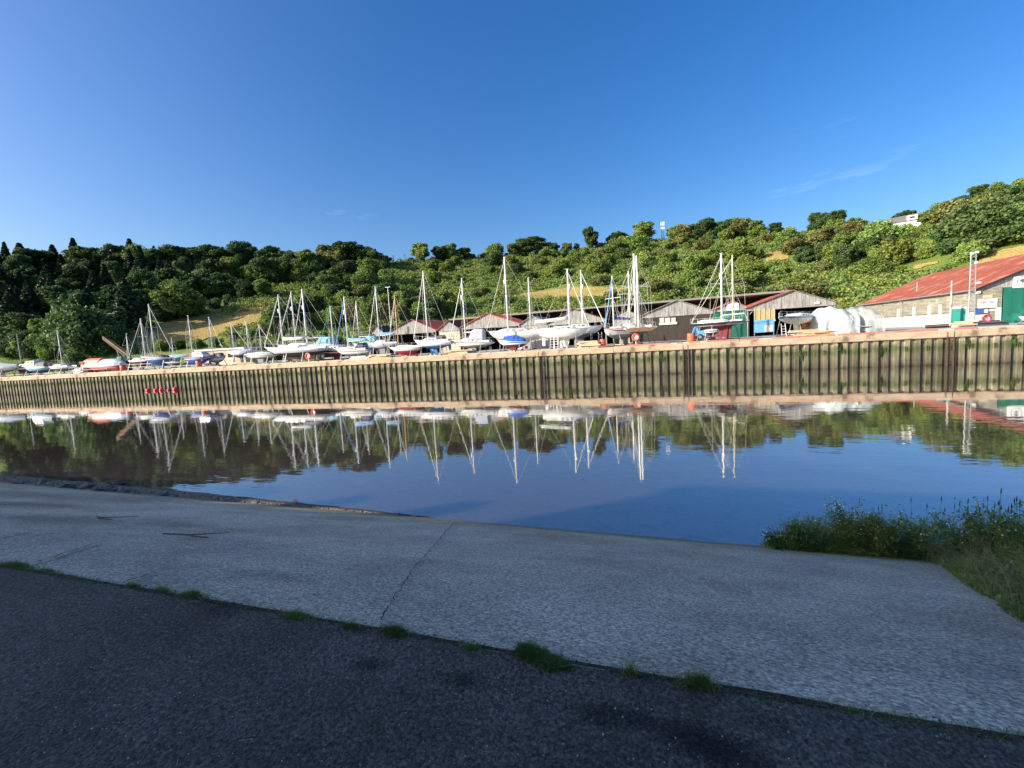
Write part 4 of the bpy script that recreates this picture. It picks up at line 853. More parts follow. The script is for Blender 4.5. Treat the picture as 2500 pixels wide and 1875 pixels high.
# rough scrub between them: one mass
pos = []
N = 6000; a = RNG.uniform(az_of(560), az_of(2600), N); t = RNG.uniform(.02,1.0,N); r = np.interp(a,_az,_r0)+t*(np.interp(a,_az,_rr)-np.interp(a,_az,_r0)); X = r*np.sin(a); Y = r*np.cos(a); Z = zter(X,Y)
fld = [(p.x,p.y,10+abs(p.x)*0) for p in (hit(1300,722),hit(1350,716),hit(1400,714),hit(1450,712),hit(1500,710),hit(985,748),hit(1895,628),hit(2450,630),hit(2500,620),hit(2420,640),hit(690,760),hit(650,760),hit(600,780),hit(720,770),hit(2260,650))]
keep = np.ones(N,bool)
for fx, fy, fr in fld: keep &= np.hypot(X-fx,Y-fy) > 8
X, Y, Z = X[keep], Y[keep], Z[keep]; n = len(X); per = 80
S = RNG.uniform(.7,2.3,n); c = np.repeat(np.stack([X,Y,Z],1),per,0); s = np.repeat(S,per)[:,None]; d = RNG.randn(n*per,3); d[:,2] = np.abs(d[:,2]); d /= np.linalg.norm(d,axis=1,keepdims=True)
vs_ = leaves(c + d*s*np.repeat(RNG.uniform(.8,1.3,(n,3)),per,0)*np.array([1.3,1.3,.9])*RNG.uniform(.6,1.05,(n*per,1)), d+RNG.randn(n*per,3)*.9, .27, RNG)
h1, h2 = (n*3//10)*per*4, (n*75//100)*per*4
for nm, sl_, mt in (('scrub',slice(0,h1),'leaf_light'),('scrub',slice(h1,h2),'leaf_mid'),('scrub',slice(h2,None),'leaf_olive')):
    q = vs_[sl_]; o = obj(nm, np_mesh(nm,q,np.arange(len(q)).reshape(-1,4)), mt); tag(o,'low green scrub and bramble covering the hillside','scrub',kind='stuff')
# the dead white tree on the hill
dp_ = hit(1672,585); dt = thing('dead_tree','bare white dead tree standing on the green hillside','tree',dp_); hd = PY(1672,567,dp_.y).z-dp_.z
b = MB(); b.tube((0,0,0),(.1,0,hd*.45),.35,.25,n=6); b.build('trunk','dead_wood',dt); b = MB(); rg = random.Random(5)
for i in range(14):
    s_ = Vector((.1,0,hd*rg.uniform(.3,.5))); a = rg.uniform(0,6.28); e = s_+Vector((math.cos(a)*hd*.4,math.sin(a)*.6,hd*rg.uniform(.2,.55))); b.tube(s_,e,.16,.05,n=5)
    for j in range(2): b.tube(s_.lerp(e,.6),e+Vector((rg.uniform(-1,1),0,rg.uniform(0,1))),.08,.03,n=4)
b.build('branches','dead_wood',dt)
# ------------------------------------------------------------------ boats ashore
def rig(t, mx, z0, ht, L, bow_x, bow_z, st_x, st_z, beam, mat='alloy_spar', r=.085, furl='alloy_spar', boom=None, boomc=None, spread=.56, back=True, fore=True, refl=False, furl_r=.04, boom_dir=-1):
    m = MB().tube((mx,0,z0-.2),(mx,0,z0+ht),r,r*.72,n=10).build('mast', mat, t, True)
    zs = z0+ht*spread
    MB().tube((mx,-beam*.42,zs+.05),(mx,beam*.42,zs+.05),.03,n=6).build('spreader', mat, m)
    MB().tube((mx-.25,0,z0+ht),(mx+.12,0,z0+ht+.06),.02,n=5).build('masthead_vane', 'wire', m)
    if refl: MB().tube((mx+.15,0,zs+.6),(mx+.15,0,zs+1.2),.15,n=10).build('radar_reflector','white_gel',m,True)
    if fore: MB().tube((mx,0,z0+ht*.97),(bow_x,0,bow_z+.1),furl_r*.8,furl_r,n=6).build('forestay', furl, t)
    if back: MB().tube((mx,0,z0+ht),(st_x,0,st_z),.016,n=5).build('backstay','wire',t)
    sh = MB()
    for s in (-1,1):
        sh.path([(mx,0,z0+ht*.96),(mx,s*beam*.42,zs+.05),(mx-.1,s*beam*.46,z0-.1)],.014,n=5); sh.tube((mx,0,zs),(mx-.4,s*beam*.46,z0-.1),.013,n=5); sh.tube((mx,0,zs),(mx+.4,s*beam*.46,z0-.1),.013,n=5)
    sh.build('shrouds','wire',t)
    if boom:
        e = mx+boom_dir*boom; b = MB().tube((mx+boom_dir*.1,0,z0+.75),(e,0,z0+.70),.055,n=8).build('boom', mat, t, True)
        if boomc:
            rings = []
            for i in range(9):
                u = i/8; x = mx+boom_dir*(.15+u*(boom-.3)); hh_ = .30*(1-u*.55); ww = .13*(1-u*.3)
                rings.append([(x,ww*math.cos(q)*1.0,z0+.78+hh_*.6+hh_*.75*math.sin(q)+.02*math.sin(u*23)) for q in np.linspace(0,2*math.pi,10,endpoint=False)])
            MB().loft(rings).build('sail_cover', boomc, t, True)
def boat(label, bow, stern, sheer, wl, hb, Yb, Ys=None, top='white_gel', bot='slate_grey', stripe=None, mast=None, masts=(), cabin=True, keel='fin', deck='white_gel', beam=None, tw=.72, name='sailing_boat', cat='boat', cradle=True, cabm='white_gel', hood=None, cover=None, rake=.10, flare=1.0, cabh=.42, cabs=(.34,.74), windows=3, rails=True, wheelhouse=None, base=None, sag=.06, boot=None, mark=None, tran=None):
    """bow, stern: photograph columns; sheer=(row at bow,row at stern), wl: row of the paint line, hb: row of the hull bottom, at mid boat"""
    Ys = Yb if Ys is None else Ys; Pb, Ps = PY(bow, sheer[0], Yb), PY(stern, sheer[1], Ys); z = YARD
    mid = (Pb+Ps)/2; Ym = mid.y; hd = math.atan2(Pb.y-Ps.y, Pb.x-Ps.x); L = math.hypot(Pb.x-Ps.x, Pb.y-Ps.y); pm_ = (bow+stern)/2
    zb, zs = Pb.z-z, Ps.z-z; zw = PY(pm_, wl, Ym).z - z; zh = max(.28, PY(pm_, hb, Ym).z - z); B = beam or min(3.6, .34*L+.15)
    t = thing(name, label, cat, (mid.x, mid.y, z), hd, 'boats laid up along the quay')
    N, K = 22, 5; nB = 6
    def hbm(u): return B/2*((tw+(1-tw)*math.sin(min(1,u/.48)*math.pi/2)) if u < .48 else max(.0,1-((u-.48)/.52)**2.1))
    def zsh(u): return zs+(zb-zs)*u - sag*4*u*(1-u)
    def zke(u):
        up_ = zh + (zw+.12-zh)*abs(2*min(u,.86)/.86-1)**2.2
        if u > .80: k = (u-.80)/.20; up_ = up_+(zsh(u)-up_)*k**2.4
        return min(up_, zsh(u)-.01)
    def sec(u):
        b, zk, zt_ = hbm(u), zke(u), zsh(u); zw_ = min(max(zw, zk), zt_); out = []
        zz = [zk+(zw_-zk)*(i/nB)**1.3 for i in range(nB+1)] + [zw_+(zt_-zw_)*i/K for i in range(1,K+1)]
        for q in zz:
            v = (q-zk)/max(zt_-zk,1e-4); out.append((b*(1-(1-v)**2.4)**(.62*flare) if v > 0 else 0, q))
        return out
    S = []; X = []
    for i in range(N+1):
        u = i/N; X.append(-L/2+L*u); S.append(sec(u))
    rk_ = lambda u, q: (rake*L*.5)*max(0,(u-.8)/.2)*( (q-zke(u))/max(zsh(u)-zke(u),.01)-1)*.6
    def skin(lo, hi, name_, mat_):
        b = MB()
        for s in (-1,1):
            k0 = len(b.v); n_ = hi-lo+1
            for i in range(N+1):
                b.v += [(X[i]+rk_(i/N,S[i][j][1]), s*S[i][j][0], S[i][j][1]) for j in range(lo,hi+1)]
            for i in range(N):
                for j in range(n_-1): q = k0+i*n_+j; b.f.append((q,q+n_,q+n_+1,q+1) if s > 0 else (q,q+1,q+n_+1,q+n_))
        k0 = len(b.v); n_ = hi-lo+1                                 # transom
        for s in (-1,1): b.v += [(X[0],s*S[0][j][0],S[0][j][1]) for j in range(lo,hi+1)]
        if not (tran and lo): b.f += [(k0+j,k0+j+1,k0+n_+j+1,k0+n_+j) for j in range(n_-1)]
        return b.build(name_, mat_, t, True)
    bt = skin(0, nB, 'antifouling', bot)
    if stripe:
        skin(nB, nB+K-2, 'topsides', top); skin(nB+K-2, nB+K-1, 'stripe', stripe); skin(nB+K-1, nB+K, 'gunwale', top)
    else: skin(nB, nB+K, 'topsides', top)
    if boot: skin(nB, nB+1, 'boot_top', boot).scale = (1.004,1.006,1.0)
    if tran:
        b = MB(); n_ = K+1; b.v = [(X[0]-.02,s*S[0][j][0],S[0][j][1]) for s in (-1,1) for j in range(nB,nB+K+1)]; b.f = [(j,j+1,n_+j+1,n_+j) for j in range(n_-1)]; b.build('transom', tran, t)
    d = MB(); n_ = 3
    for i in range(N+1):
        y, q = S[i][-1]; x = X[i]; d.v += [(x,-y*.985,q-.015),(x,0,q+.05*min(1,y)),(x,y*.985,q-.015)]
    d.f = [(3*i+k,3*i+k+3,3*i+k+4,3*i+k+1) for i in range(N) for k in (0,1)]; d.build('deck', deck, t)
    tr_ = MB()
    for s in (-1,1): tr_.path([(X[i],s*S[i][-1][0],S[i][-1][1]+.02) for i in range(N+1)],.022,n=5)
    tr_.build('toe_rail', stripe or 'wire', t)
    def us(u): return -L/2+L*u
    zd = lambda u: zsh(u)
    if cabin:
        a, b_ = cabs; cb = MB(); rings = []
        for i in range(9):
            u = a+(b_-a)*i/8; hw = hbm(u)*.66*(1 if i < 7 else (.86,.62)[i-7]); hc = cabh*(1 if 0 < i < 6 else (.96 if i == 0 else (.86,.55,.12)[i-6])); zz = zd(u)
            rings.append([(us(u),-hw,zz-.03),(us(u),-hw*.93,zz+hc*.75),(us(u),-hw*.6,zz+hc),(us(u),hw*.6,zz+hc),(us(u),hw*.93,zz+hc*.75),(us(u),hw,zz-.03)])
        cab = cb.loft(rings).build('cabin', cabm, t)
        for w_ in range(windows):
            u = a+(b_-a)*(.12+.62*(w_+.5)/windows); ll = (b_-a)*L*.5/windows*.62
            for s in (-1,1): MB().box((us(u),s*(hbm(u)*.66*.965+.012),zd(u)+cabh*.42),(ll,.02,cabh*.30)).build('window','window_dark',cab)
        for s in (-1,1): MB().box((us(.19),s*hbm(.19)*.66,zd(.19)+.1),(L*.26,.06,.26)).build('coaming', cabm, t)
    if wheelhouse:
        a, b_, hh_, mt = wheelhouse; hw = hbm((a+b_)/2)*.72; zz = zd((a+b_)/2)
        wh = MB().loft([[(us(a),-hw,zz),(us(b_),-hw,zz),(us(b_),hw,zz),(us(a),hw,zz)],[(us(a),-hw*.94,zz+hh_*.55),(us(b_)-.12,-hw*.94,zz+hh_*.55),(us(b_)-.12,hw*.94,zz+hh_*.55),(us(a),hw*.94,zz+hh_*.55)],[(us(a),-hw*.86,zz+hh_*.94),(us(b_)-hh_*.6,-hw*.86,zz+hh_*.94),(us(b_)-hh_*.6,hw*.86,zz+hh_*.94),(us(a),hw*.86,zz+hh_*.94)],[(us(a)+.1,-hw*.7,zz+hh_),(us(b_)-hh_*.7,-hw*.7,zz+hh_),(us(b_)-hh_*.7,hw*.7,zz+hh_),(us(a)+.1,hw*.7,zz+hh_)]]).build('wheelhouse', mt, t)
        for s in (-1,1):
            for k in range(2): MB().box((us(a+(b_-a)*(.2+.34*k)),s*hw*.915,zz+hh_*.72),((b_-a)*L*.22,.06,hh_*.26)).build('window','window_dark',wh)
        MB().box((us(b_)-hh_*.33,0,zz+hh_*.74),(.04,hw*1.3,hh_*.28),rot=Matrix.Rotation(math.radians(-50),3,'Y')).build('windscreen','window_dark',wh)
    if hood:
        a, b_, hh_, mt = hood; rings = []
        for i in range(6):
            u = b_+(a-b_)*i/5; hw = hbm(u)*.70; hc = hh_*math.sin(min(1,(i+.3)/2.2)*math.pi/2); zz = zd(u)+(.25 if cabin else 0)
            rings.append([(us(u),-hw,zz),(us(u),-hw*.96,zz+hc*.7),(us(u),-hw*.6,zz+hc),(us(u),hw*.6,zz+hc),(us(u),hw*.96,zz+hc*.7),(us(u),hw,zz)])
        MB().loft(rings).build('sprayhood', mt, t)
    if cover:
        a, b_, hh_, mt = cover; rings = []
        for i in range(11):
            u = a+(b_-a)*i/10; hw = hbm(u)*1.03; zz = zd(u); hc = hh_*(1-.35*abs(i/5-1))*(1+.05*math.sin(i*2.7))
            rings.append([(us(u),-hw,zz-.18),(us(u),-hw*.9,zz+hc*.35),(us(u),-.06,zz+hc),(us(u),.06,zz+hc),(us(u),hw*.9,zz+hc*.35),(us(u),hw,zz-.18)])
        MB().loft(rings).build('boat_cover', mt, t)
    if rails:
        rl = MB()
        for s in (-1,1):
            pts = []
            for u in (.04,.2,.36,.52,.68,.82,.93): 
                y = hbm(u)*.95; p = (us(u),s*y,zd(u)+.55); rl.tube((us(u),s*y,zd(u)),p,.016,n=5); pts.append(p)
            rl.path(pts,.010,n=4); rl.path([pts[-1],(us(.995),s*.06,zd(1)+.62)],.02,n=5); rl.path([pts[0],(us(0),s*hbm(0)*.5,zd(0)+.58)],.02,n=5)
        rl.path([(us(.995),-.06,zd(1)+.62),(us(.995),.06,zd(1)+.62)],.02,n=5); rl.build('guard_rail','wire',t)
    if keel == 'fin':
        MB().loft([[(us(.40)+L*q,s*.10,zh+.15) for q, s in ((0,-.6),(.10,-1),(.2,0),(.10,1),(0,.6))],[(us(.40)+L*q-.05,s*.13,.16) for q, s in ((0,-.6),(.09,-1),(.17,0),(.09,1),(0,.6))]]).build('keel', bot, t)
        MB().box((us(.07),0,(zh+.25)/2+.32),(.34,.06,max(.3,zh+.0)),taper=1.1).build('rudder', bot, t)
    elif keel == 'long':
        MB().loft([[(us(.14),-.07,zh+.3),(us(.72),-.07,zh+.25),(us(.72),.07,zh+.25),(us(.14),.07,zh+.3)],[(us(.17),-.12,.15),(us(.58),-.12,.15),(us(.58),.12,.15),(us(.17),.12,.15)]]).build('keel', bot, t)
        MB().box((us(.11),0,zh*.6+.15),(.38,.06,zh*.9)).build('rudder', bot, t)
    elif keel == 'twin':
        for s in (-1,1): MB().box((us(.46),s*hbm(.46)*.42,zh*.5+.16),(L*.17,.14,zh*.9),taper=1.15).build('bilge_keel', bot, t)
        MB().box((us(.07),0,zh*.6+.2),(.34,.06,zh*.9)).build('rudder', bot, t)
    for k_, mm in enumerate(list(masts) + ([mast] if mast else [])):
        px0, px1, py1 = mm['px'], mm.get('pt', mm['px']), mm['top']
        u0, best = .5, 1e9
        for u in np.linspace(.05,.95,91):                            # station of the mast on this boat
            wx = Vector((mid.x+math.cos(hd)*us(u), mid.y+math.sin(hd)*us(u), z+zd(u)-EYE)); c = ROT.transposed() @ wx; e = abs(W/2+F*c.x/-c.z-px0)
            if e < best: best, u0 = e, u
        ym = mid.y+math.sin(hd)*us(u0); ztop = PY(px1,py1,ym).z - z; z0 = zd(u0)+(cabh*.9 if cabin and cabs[0] < u0 < cabs[1] else .05)
        kw = {k2: v2 for k2, v2 in mm.items() if k2 not in ('px','pt','top')}
        rig(t, us(u0), z0, ztop-z0, L, us(.995), zd(1), us(.02), zd(0), B*.9, **kw)
    if mark:
        cu = bpy.data.curves.new('sail_number','FONT'); cu.body = mark; cu.size = .38; cu.align_x = 'CENTER'
        tmp = bpy.data.objects.new('tmp', cu); C.objects.link(tmp); bpy.context.view_layer.update()
        mt_ = bpy.data.meshes.new_from_object(tmp.evaluated_get(bpy.context.evaluated_depsgraph_get())); bpy.data.objects.remove(tmp); mt_.materials.clear(); mt_.materials.append(M['sign_grey'])
        o_ = obj('sail_number', mt_, None, t); u = .63; zc = zw+(zsh(u)-zw)*.5
        sd_ = 1 if math.cos(hd) < 0 else -1
        o_.location = (us(u), sd_*(hbm(u)+.03), zc-.1); o_.rotation_euler = (math.pi/2, 0, math.pi if sd_ > 0 else 0)
    if cradle:
        cr_ = thing('boat_cradle','props under the '+label.split(' with ')[0].split(',')[0], 'boat stand', (mid.x,mid.y,z), hd, 'props and blocks under the boats')
        for u in (.24,.5,.74):
            for s in (-1,1):
                y = hbm(u)*.82; zt_ = zh+(zw-zh)*.75+.1
                if u != .5 or L > 9: MB().tube((us(u),s*(y+.45),.02),(us(u),s*y,max(.4,zt_)),.045,n=6).build('prop','galv',cr_)
        for u in (.44,.54): MB().box((us(u),0,.085),(.22,.9,.15)).build('keel_block','pale_timber',cr_)
        for u in (.24,.74): MB().box((us(u),0,.06),(.12,hbm(u)*1.64+1.0,.1)).build('cross_beam','rust_steel',cr_)
    return t
D = lambda d: QY+d
mk = lambda px, top, pt=None, **k: dict(px=px, pt=pt if pt is not None else px, top=top, **k)
# from left to right
boat('boat under a grey tarpaulin at the left edge', 45,-40,(896,893),905,911,D(6),top='grey_hull',bot='dark_grey',cabin=False,rails=False,cover=(.02,.98,.75,'grey_tarp'),name='covered_boat')
boat('small white motor cruiser with dark bottom beside the tarpaulin boat', 37,92,(898,897),901,909,D(8),bot='maroon',wheelhouse=(.3,.62,.8,'white_gel'),cabin=False,keel=None,name='motor_cruiser')
boat('pale blue motor cruiser with white wheelhouse at far left', 62,123,(893,894),904,912,D(4),top='pale_blue',bot='navy',wheelhouse=(.42,.82,1.0,'white_gel'),cabin=False,keel=None,name='motor_cruiser',hood=(.08,.42,.8,'dark_grey'),stripe='white_gel')
boat('small white yacht with black stripe and a single bare mast at far left', 119,180,(893,895),900,905,D(4),bot='dark_grey',stripe='black_paint',mast=mk(153,807,138,fore=False,back=False),name='sailing_boat')
boat('maroon hulled boat under a grey cover beside the yellow crane', 312,372,(880,878),882,894,D(4.5),top='grey_hull',bot='maroon',cover=(.02,.6,.45,'grey_tarp'),cabin=True,mast=mk(356,778,343,r=.11),masts=[mk(317,815,313,r=.05,back=False)],name='sailing_boat')
boat('deep blue hulled yacht with navy band at left', 430,357,(874,869),877,892,D(3.4),top='navy',bot='royal_blue',stripe='white_gel',mast=mk(379,743,365,r=.10),cabm='dark_grey',name='sailing_boat',boot='white_gel')
boat('turquoise topped small boat between the two blue yachts', 460,418,(868,868),873,879,D(11),top='teal_cloth',bot='dark_grey',cabin=False,rails=False,cover=(.05,.9,.3,'teal_cloth'),keel=None,name='small_boat')
boat('tiny dinghy with a leaning spar on the quay edge', 452,408,(884,884),886,889,D(2.4),top='grey_hull',bot='dark_grey',cabin=False,rails=False,keel=None,cradle=False,name='dinghy',mast=mk(426,826,408,r=.05,fore=False,back=False))
boat('royal blue motor yacht with red sheer stripe', 518,455,(870,872),876,891,D(3.2),top='royal_blue',bot='royal_blue',stripe='red_paint',wheelhouse=(.38,.8,.75,'white_gel'),cabin=False,tran='white_gel',masts=[mk(471,771,456,r=.07,fore=False)],name='motor_yacht',boot='white_gel')
boat('white cutter with windscreen next to the royal blue yacht', 552,508,(869,870),880,886,D(4.6),top='grey_hull',bot='slate_grey',stripe='navy',wheelhouse=(.45,.8,.6,'dark_grey'),cabin=False,masts=[mk(521,775,511,r=.07)],name='sailing_boat')
boat('yacht under a silver tarpaulin at mid left', 615,566,(858,860),866,874,D(8),top='silver_tarp',bot='dark_grey',cabin=False,rails=False,cover=(.02,.98,.55,'silver_tarp'),masts=[mk(572,790,562,r=.07),mk(608,785,602,r=.07)],name='covered_boat')
boat('low white yacht with navy stripes, bow pointing right', 682,607,(866,864),872,877,D(3.2),bot='slate_grey',stripe='navy',masts=[mk(640,793,634,r=.06)],name='sailing_boat',keel='twin')
boat('large pale grey yacht with dark antifouling and overhanging bow', 645,792,(848,849),861,872,D(4.2),top='grey_hull',bot='black_paint',masts=[mk(692,720,682,r=.10,refl=True,boom=4,boomc='white_tarp',furl_r=.06)],name='sailing_boat',keel='long',stripe='white_gel')
boat('pale yacht behind the large grey one, forestay crossing its mast', 676,800,(842,844),853,860,D(8.5),top='grey_hull',bot='dark_grey',masts=[mk(723,712,712,r=.10,refl=True,furl_r=.06,boom=3.2,boomc='navy')],name='sailing_boat',keel='long')
boat('yacht with pale teal cockpit tent and the thickest mast', 716,830,(840,845),852,858,D(12),top='grey_hull',bot='dark_grey',masts=[mk(751,706,738,r=.16,refl=True,furl_r=.06,boom=4.2,boomc='navy')],hood=(.12,.42,1.2,'teal_cloth'),name='sailing_boat')
boat('yacht with green furled forestay and black topsides', 778,860,(849,851),861,870,D(6.5),top='black_paint',bot='red_paint',stripe='white_gel',masts=[mk(815,748,808,r=.08,furl='teal_paint')],name='sailing_boat',boot='white_gel')
boat('white yacht with black sheer line and sky blue sail cover', 819,903,(852,853),864,868,D(3.0),bot='slate_grey',stripe='black_paint',masts=[mk(851,725,842,r=.11,refl=True,furl='sky_blue',furl_r=.05,boom=3.2,boomc='sky_blue',boom_dir=-1)],name='sailing_boat',hood=(.12,.34,.7,'navy'))
boat('yacht with dark blue boom cover behind the sky blue covered one', 860,925,(838,842),851,857,D(10),bot='dark_grey',masts=[mk(878,735,872,r=.08,furl_r=.05,boom=3,boomc='navy')],hood=(.1,.5,1.0,'teal_cloth'),name='sailing_boat')
boat('grey white yacht with pale blue tent left of the first sheds', 899,968,(836,838),848,853,D(7),top='grey_hull',bot='slate_grey',masts=[mk(928,700,924,r=.09,furl_r=.05,boom=2.6,boomc='sky_blue')],name='sailing_boat',keel='twin')
boat('red bottomed yacht with varnished wooden mast', 948,1028,(848,846),856,868,D(3.4),bot='red_paint',top='grey_hull',masts=[mk(973,721,965,mat='spruce_spar',furl_r=.04)],name='sailing_boat',keel='long',cabh=.34)
boat('white yacht with bright blue antifouling and keel, number on its bow', 1010,1104,(830,832),844,852,D(4.0),bot='mid_blue',boot='white_gel',masts=[mk(1045,661,1042,r=.10,refl=False,furl_r=.05)],mark='T6',name='sailing_boat',hood=(.2,.36,.5,'dark_grey'))
boat('white yacht with black stripe and grey sprayhood tent', 1099,1204,(830,835),843,852,D(4.2),bot='slate_grey',stripe='black_paint',masts=[mk(1137,679,1131,r=.10,refl=True,furl_r=.05,boom=3.6)],hood=(.2,.52,1.35,'silver_tarp'),name='sailing_boat',keel='twin')
boat('large white ketch with two bare masts beside the sheds', 1188,1336,(808,808),826,836,D(9.5),bot='white_worn',top='white_gel',masts=[mk(1241,627,1236,r=.14,refl=True,furl_r=.03),mk(1297,678,1293,r=.10,fore=False)],name='sailing_boat',keel='fin',cabs=(.3,.8))
boat('small white yacht with bright blue cover and maroon bottom', 1212,1290,(829,834),841,851,D(3.0),bot='maroon',stripe='black_paint',cabin=False,rails=False,cover=(.12,.74,.75,'blue_cloth'),name='sailing_boat',keel='twin')
boat('white sloop with bow to the right and white bottom', 1440,1318,(800,806),822,829,D(5),bot='white_worn',masts=[mk(1391,658,1380,r=.13,refl=True,furl_r=.06,boom=4.4,boomc='white_tarp')],name='sailing_boat',cabs=(.3,.76))
boat('white sloop with pale green bottom just behind its neighbour', 1477,1352,(793,802),815,827,D(9),bot='slate_grey',masts=[mk(1424,660,1418,r=.12,refl=True,furl_r=.06)],name='sailing_boat')
boat('grey white yacht with blue sail cover and blue furled forestay', 1477,1544,(802,806),817,829,D(4),Ys=D(8.5),top='white_gel',bot='slate_grey',stripe='red_paint',masts=[mk(1499,675,1494,r=.09,furl='sky_blue',furl_r=.06,boom=3.4,boomc='blue_cloth')],name='sailing_boat',keel='twin',beam=3.0)
boat('tall masted yacht showing a broad varnished transom', 1528,1566,(793,800),811,818,D(14),Ys=D(4.5),top='white_gel',bot='slate_grey',tran='varnish',beam=3.9,tw=.92,masts=[mk(1538,662,1532,r=.11,fore=False),mk(1553,620,1544,r=.15,back=False),mk(1559,625,1551,r=.13,furl_r=.06)],name='sailing_boat',keel='long')
boat('black hulled yacht with maroon bottom and dark transom', 1688,1797,(790,784),796,803,D(13),Ys=D(4.5),top='black_paint',bot='maroon',boot='white_gel',tran='dark_grey',beam=3.6,tw=.86,masts=[mk(1763,619,1759,r=.13,refl=True,boom=4,furl_r=.03),mk(1789,624,1788,r=.08,mat='cream_spar',furl_r=.03)],name='sailing_boat',keel='long')
boat('white and blue yacht standing bow out in the shed doorway', 1908,1975,(773,772),777,792,D(9),Ys=D(15.5),top='mid_blue',bot='white_worn',beam=3.1,stripe='white_gel',name='sailing_boat',keel='fin',cabs=(.25,.7))
boat('small maroon dinghy on a launching trailer near the quay edge', 1756,1722,(806,806),812,820,D(2.6),Ys=D(3.4),top='dark_grey',bot='maroon',cabin=False,rails=False,keel=None,beam=1.5,name='dinghy',cover=(.1,.9,.2,'white_tarp'))
boat('low dark dinghy in front of the clear plastic tent', 2092,2130,(796,796),798,801,D(5),top='dark_grey',bot='black_paint',cabin=False,rails=False,keel=None,cradle=False,beam=1.4,name='dinghy')
boat('black and white inflatable boat at the right edge of the quay', 2486,2545,(772,770),782,788,D(6),top='white_gel',bot='black_paint',cabin=False,rails=False,keel=None,stripe='black_paint',cradle=True,name='dinghy')
# ------------------------------------------------------------------ other things in the yard
def gp(px, d, z=YARD): return Vector((PX(px, QY+d, z), QY+d, z))
# lifeboat
p = gp(246,4.2); lb = thing('lifeboat','orange red enclosed ship lifeboat with pale rounded front','boat',p,math.radians(2))
xl = gp(213,4.2).x-p.x; xr = gp(300,4.2).x-p.x; xm = gp(257,4.2).x-p.x
rings = []
for i in range(13):
    u = i/12; x = xl+(xr-xl)*u; w_ = 1.25*math.sin(math.pi*min(.93,.10+u*.86))**.5; rings.append([(x,w_*math.cos(a),1.0+(1.0)*math.sin(a)*(1 if math.sin(a) < 0 else .1)) for a in np.linspace(math.pi,2*math.pi,9)])
MB().loft(rings,closed=True).build('hull','red_paint',lb,True)
rings = []
for i in range(7):
    u = i/6; x = xl+(xm-xl)*u; s = (.62,.92,1,1,1,1,.98)[i]; rings.append([(x,s*1.2*math.cos(a),1.0+s*1.45*math.sin(a)) for a in np.linspace(0,math.pi,8)])
cn = MB().loft(rings).build('canopy','orange_grp',lb); MB().box((xl+1.0,-1.17,1.75),(.9,.06,.5)).build('hatch','maroon',cn)
rings = []
for i in range(6):
    u = i/5; x = xm+(xr-xm)*u; s = (1,1,.98,.92,.8,.5)[i]; rings.append([(x,s*1.15*math.cos(a),1.0+s*1.2*math.sin(a)) for a in np.linspace(0,math.pi,8)])
MB().loft(rings).build('aft_canopy','grey_hull',lb)
for s in (-1,1): MB().box(((xl+xr)/2+s*1.5,0,.2),(.25,2.2,.3)).build('chock','dark_timber',lb)
# crane
p = gp(314,7); cr = thing('crane','yellow lattice jib crane with green winch house','crane',p); tip = PY(255,825,QY+7)-p; bs = PY(313,868,QY+7)-p
MB().tube((-.6,0,.0),(-.6,0,1.5),.9,.9,n=12).build('pedestal','rust_steel',cr); MB().tube((-.6,0,1.5),(-.6,0,2.5),1.1,.95,n=12).build('winch_house','green_paint',cr)
j = MB(); dv = tip-bs; R_ = dv.to_track_quat('Z','Y').to_matrix()
for a, b in ((-.32,-.28),(.32,-.28),(.32,.28),(-.32,.28)): j.tube(bs+R_@Vector((a,b,0)), tip+R_@Vector((a*.7,b*.7,0)),.085,n=5)
for i in range(10):
    for s in (-1,1): j.tube(bs+dv*(i/10)+R_@Vector((-.3*s,-.26,0)), bs+dv*((i+1)/10)+R_@Vector((.3*s,-.26,0)),.05,n=4); j.tube(bs+dv*(i/10)+R_@Vector((-.3,.26*s,0)), bs+dv*((i+1)/10)+R_@Vector((-.3,-.26*s,0)),.05,n=4)
j.build('jib','crane_yellow',cr); MB().box(bs+dv*.48,(.42,.12,dv.length*.9),rot=R_).build('jib_plate','crane_yellow',cr); MB().tube((-1.5,0,.5),bs+dv*.5,.12,n=6).build('strut','galv',cr); MB().box(tip,(.5,.4,.5)).build('jib_head','rust_steel',cr)
# bins and barrels
def barrel(px, d, r, h, label, mat='bin_orange'):
    t = thing('barrel',label,'barrel',gp(px,d),0,'orange red barrels and bins along the quay')
    rings = [[(rr*math.cos(a),rr*math.sin(a),z) for a in np.linspace(0,2*math.pi,14,endpoint=False)] for rr, z in ((r*.96,0),(r,.05),(r,h*.32),(r*1.04,h*.34),(r,h*.36),(r,h*.64),(r*1.04,h*.66),(r,h*.68),(r,h*.97),(r*.93,h))]
    MB().loft(rings).build('drum',mat,t,True); MB().torus((0,0,h),r*.93,.03,'Z').build('rim','maroon',t)
barrel(1688,2.4,.42,1.0,'orange red barrel standing alone on the quay edge by the ladder'); barrel(302,1.6,.42,.95,'red bin on the quay in front of the green crane house'); barrel(487,1.6,.40,1.0,'red bin in front of the royal blue motor yacht'); barrel(1472,4.0,.35,.9,'red bin under the bow of the white sloops')
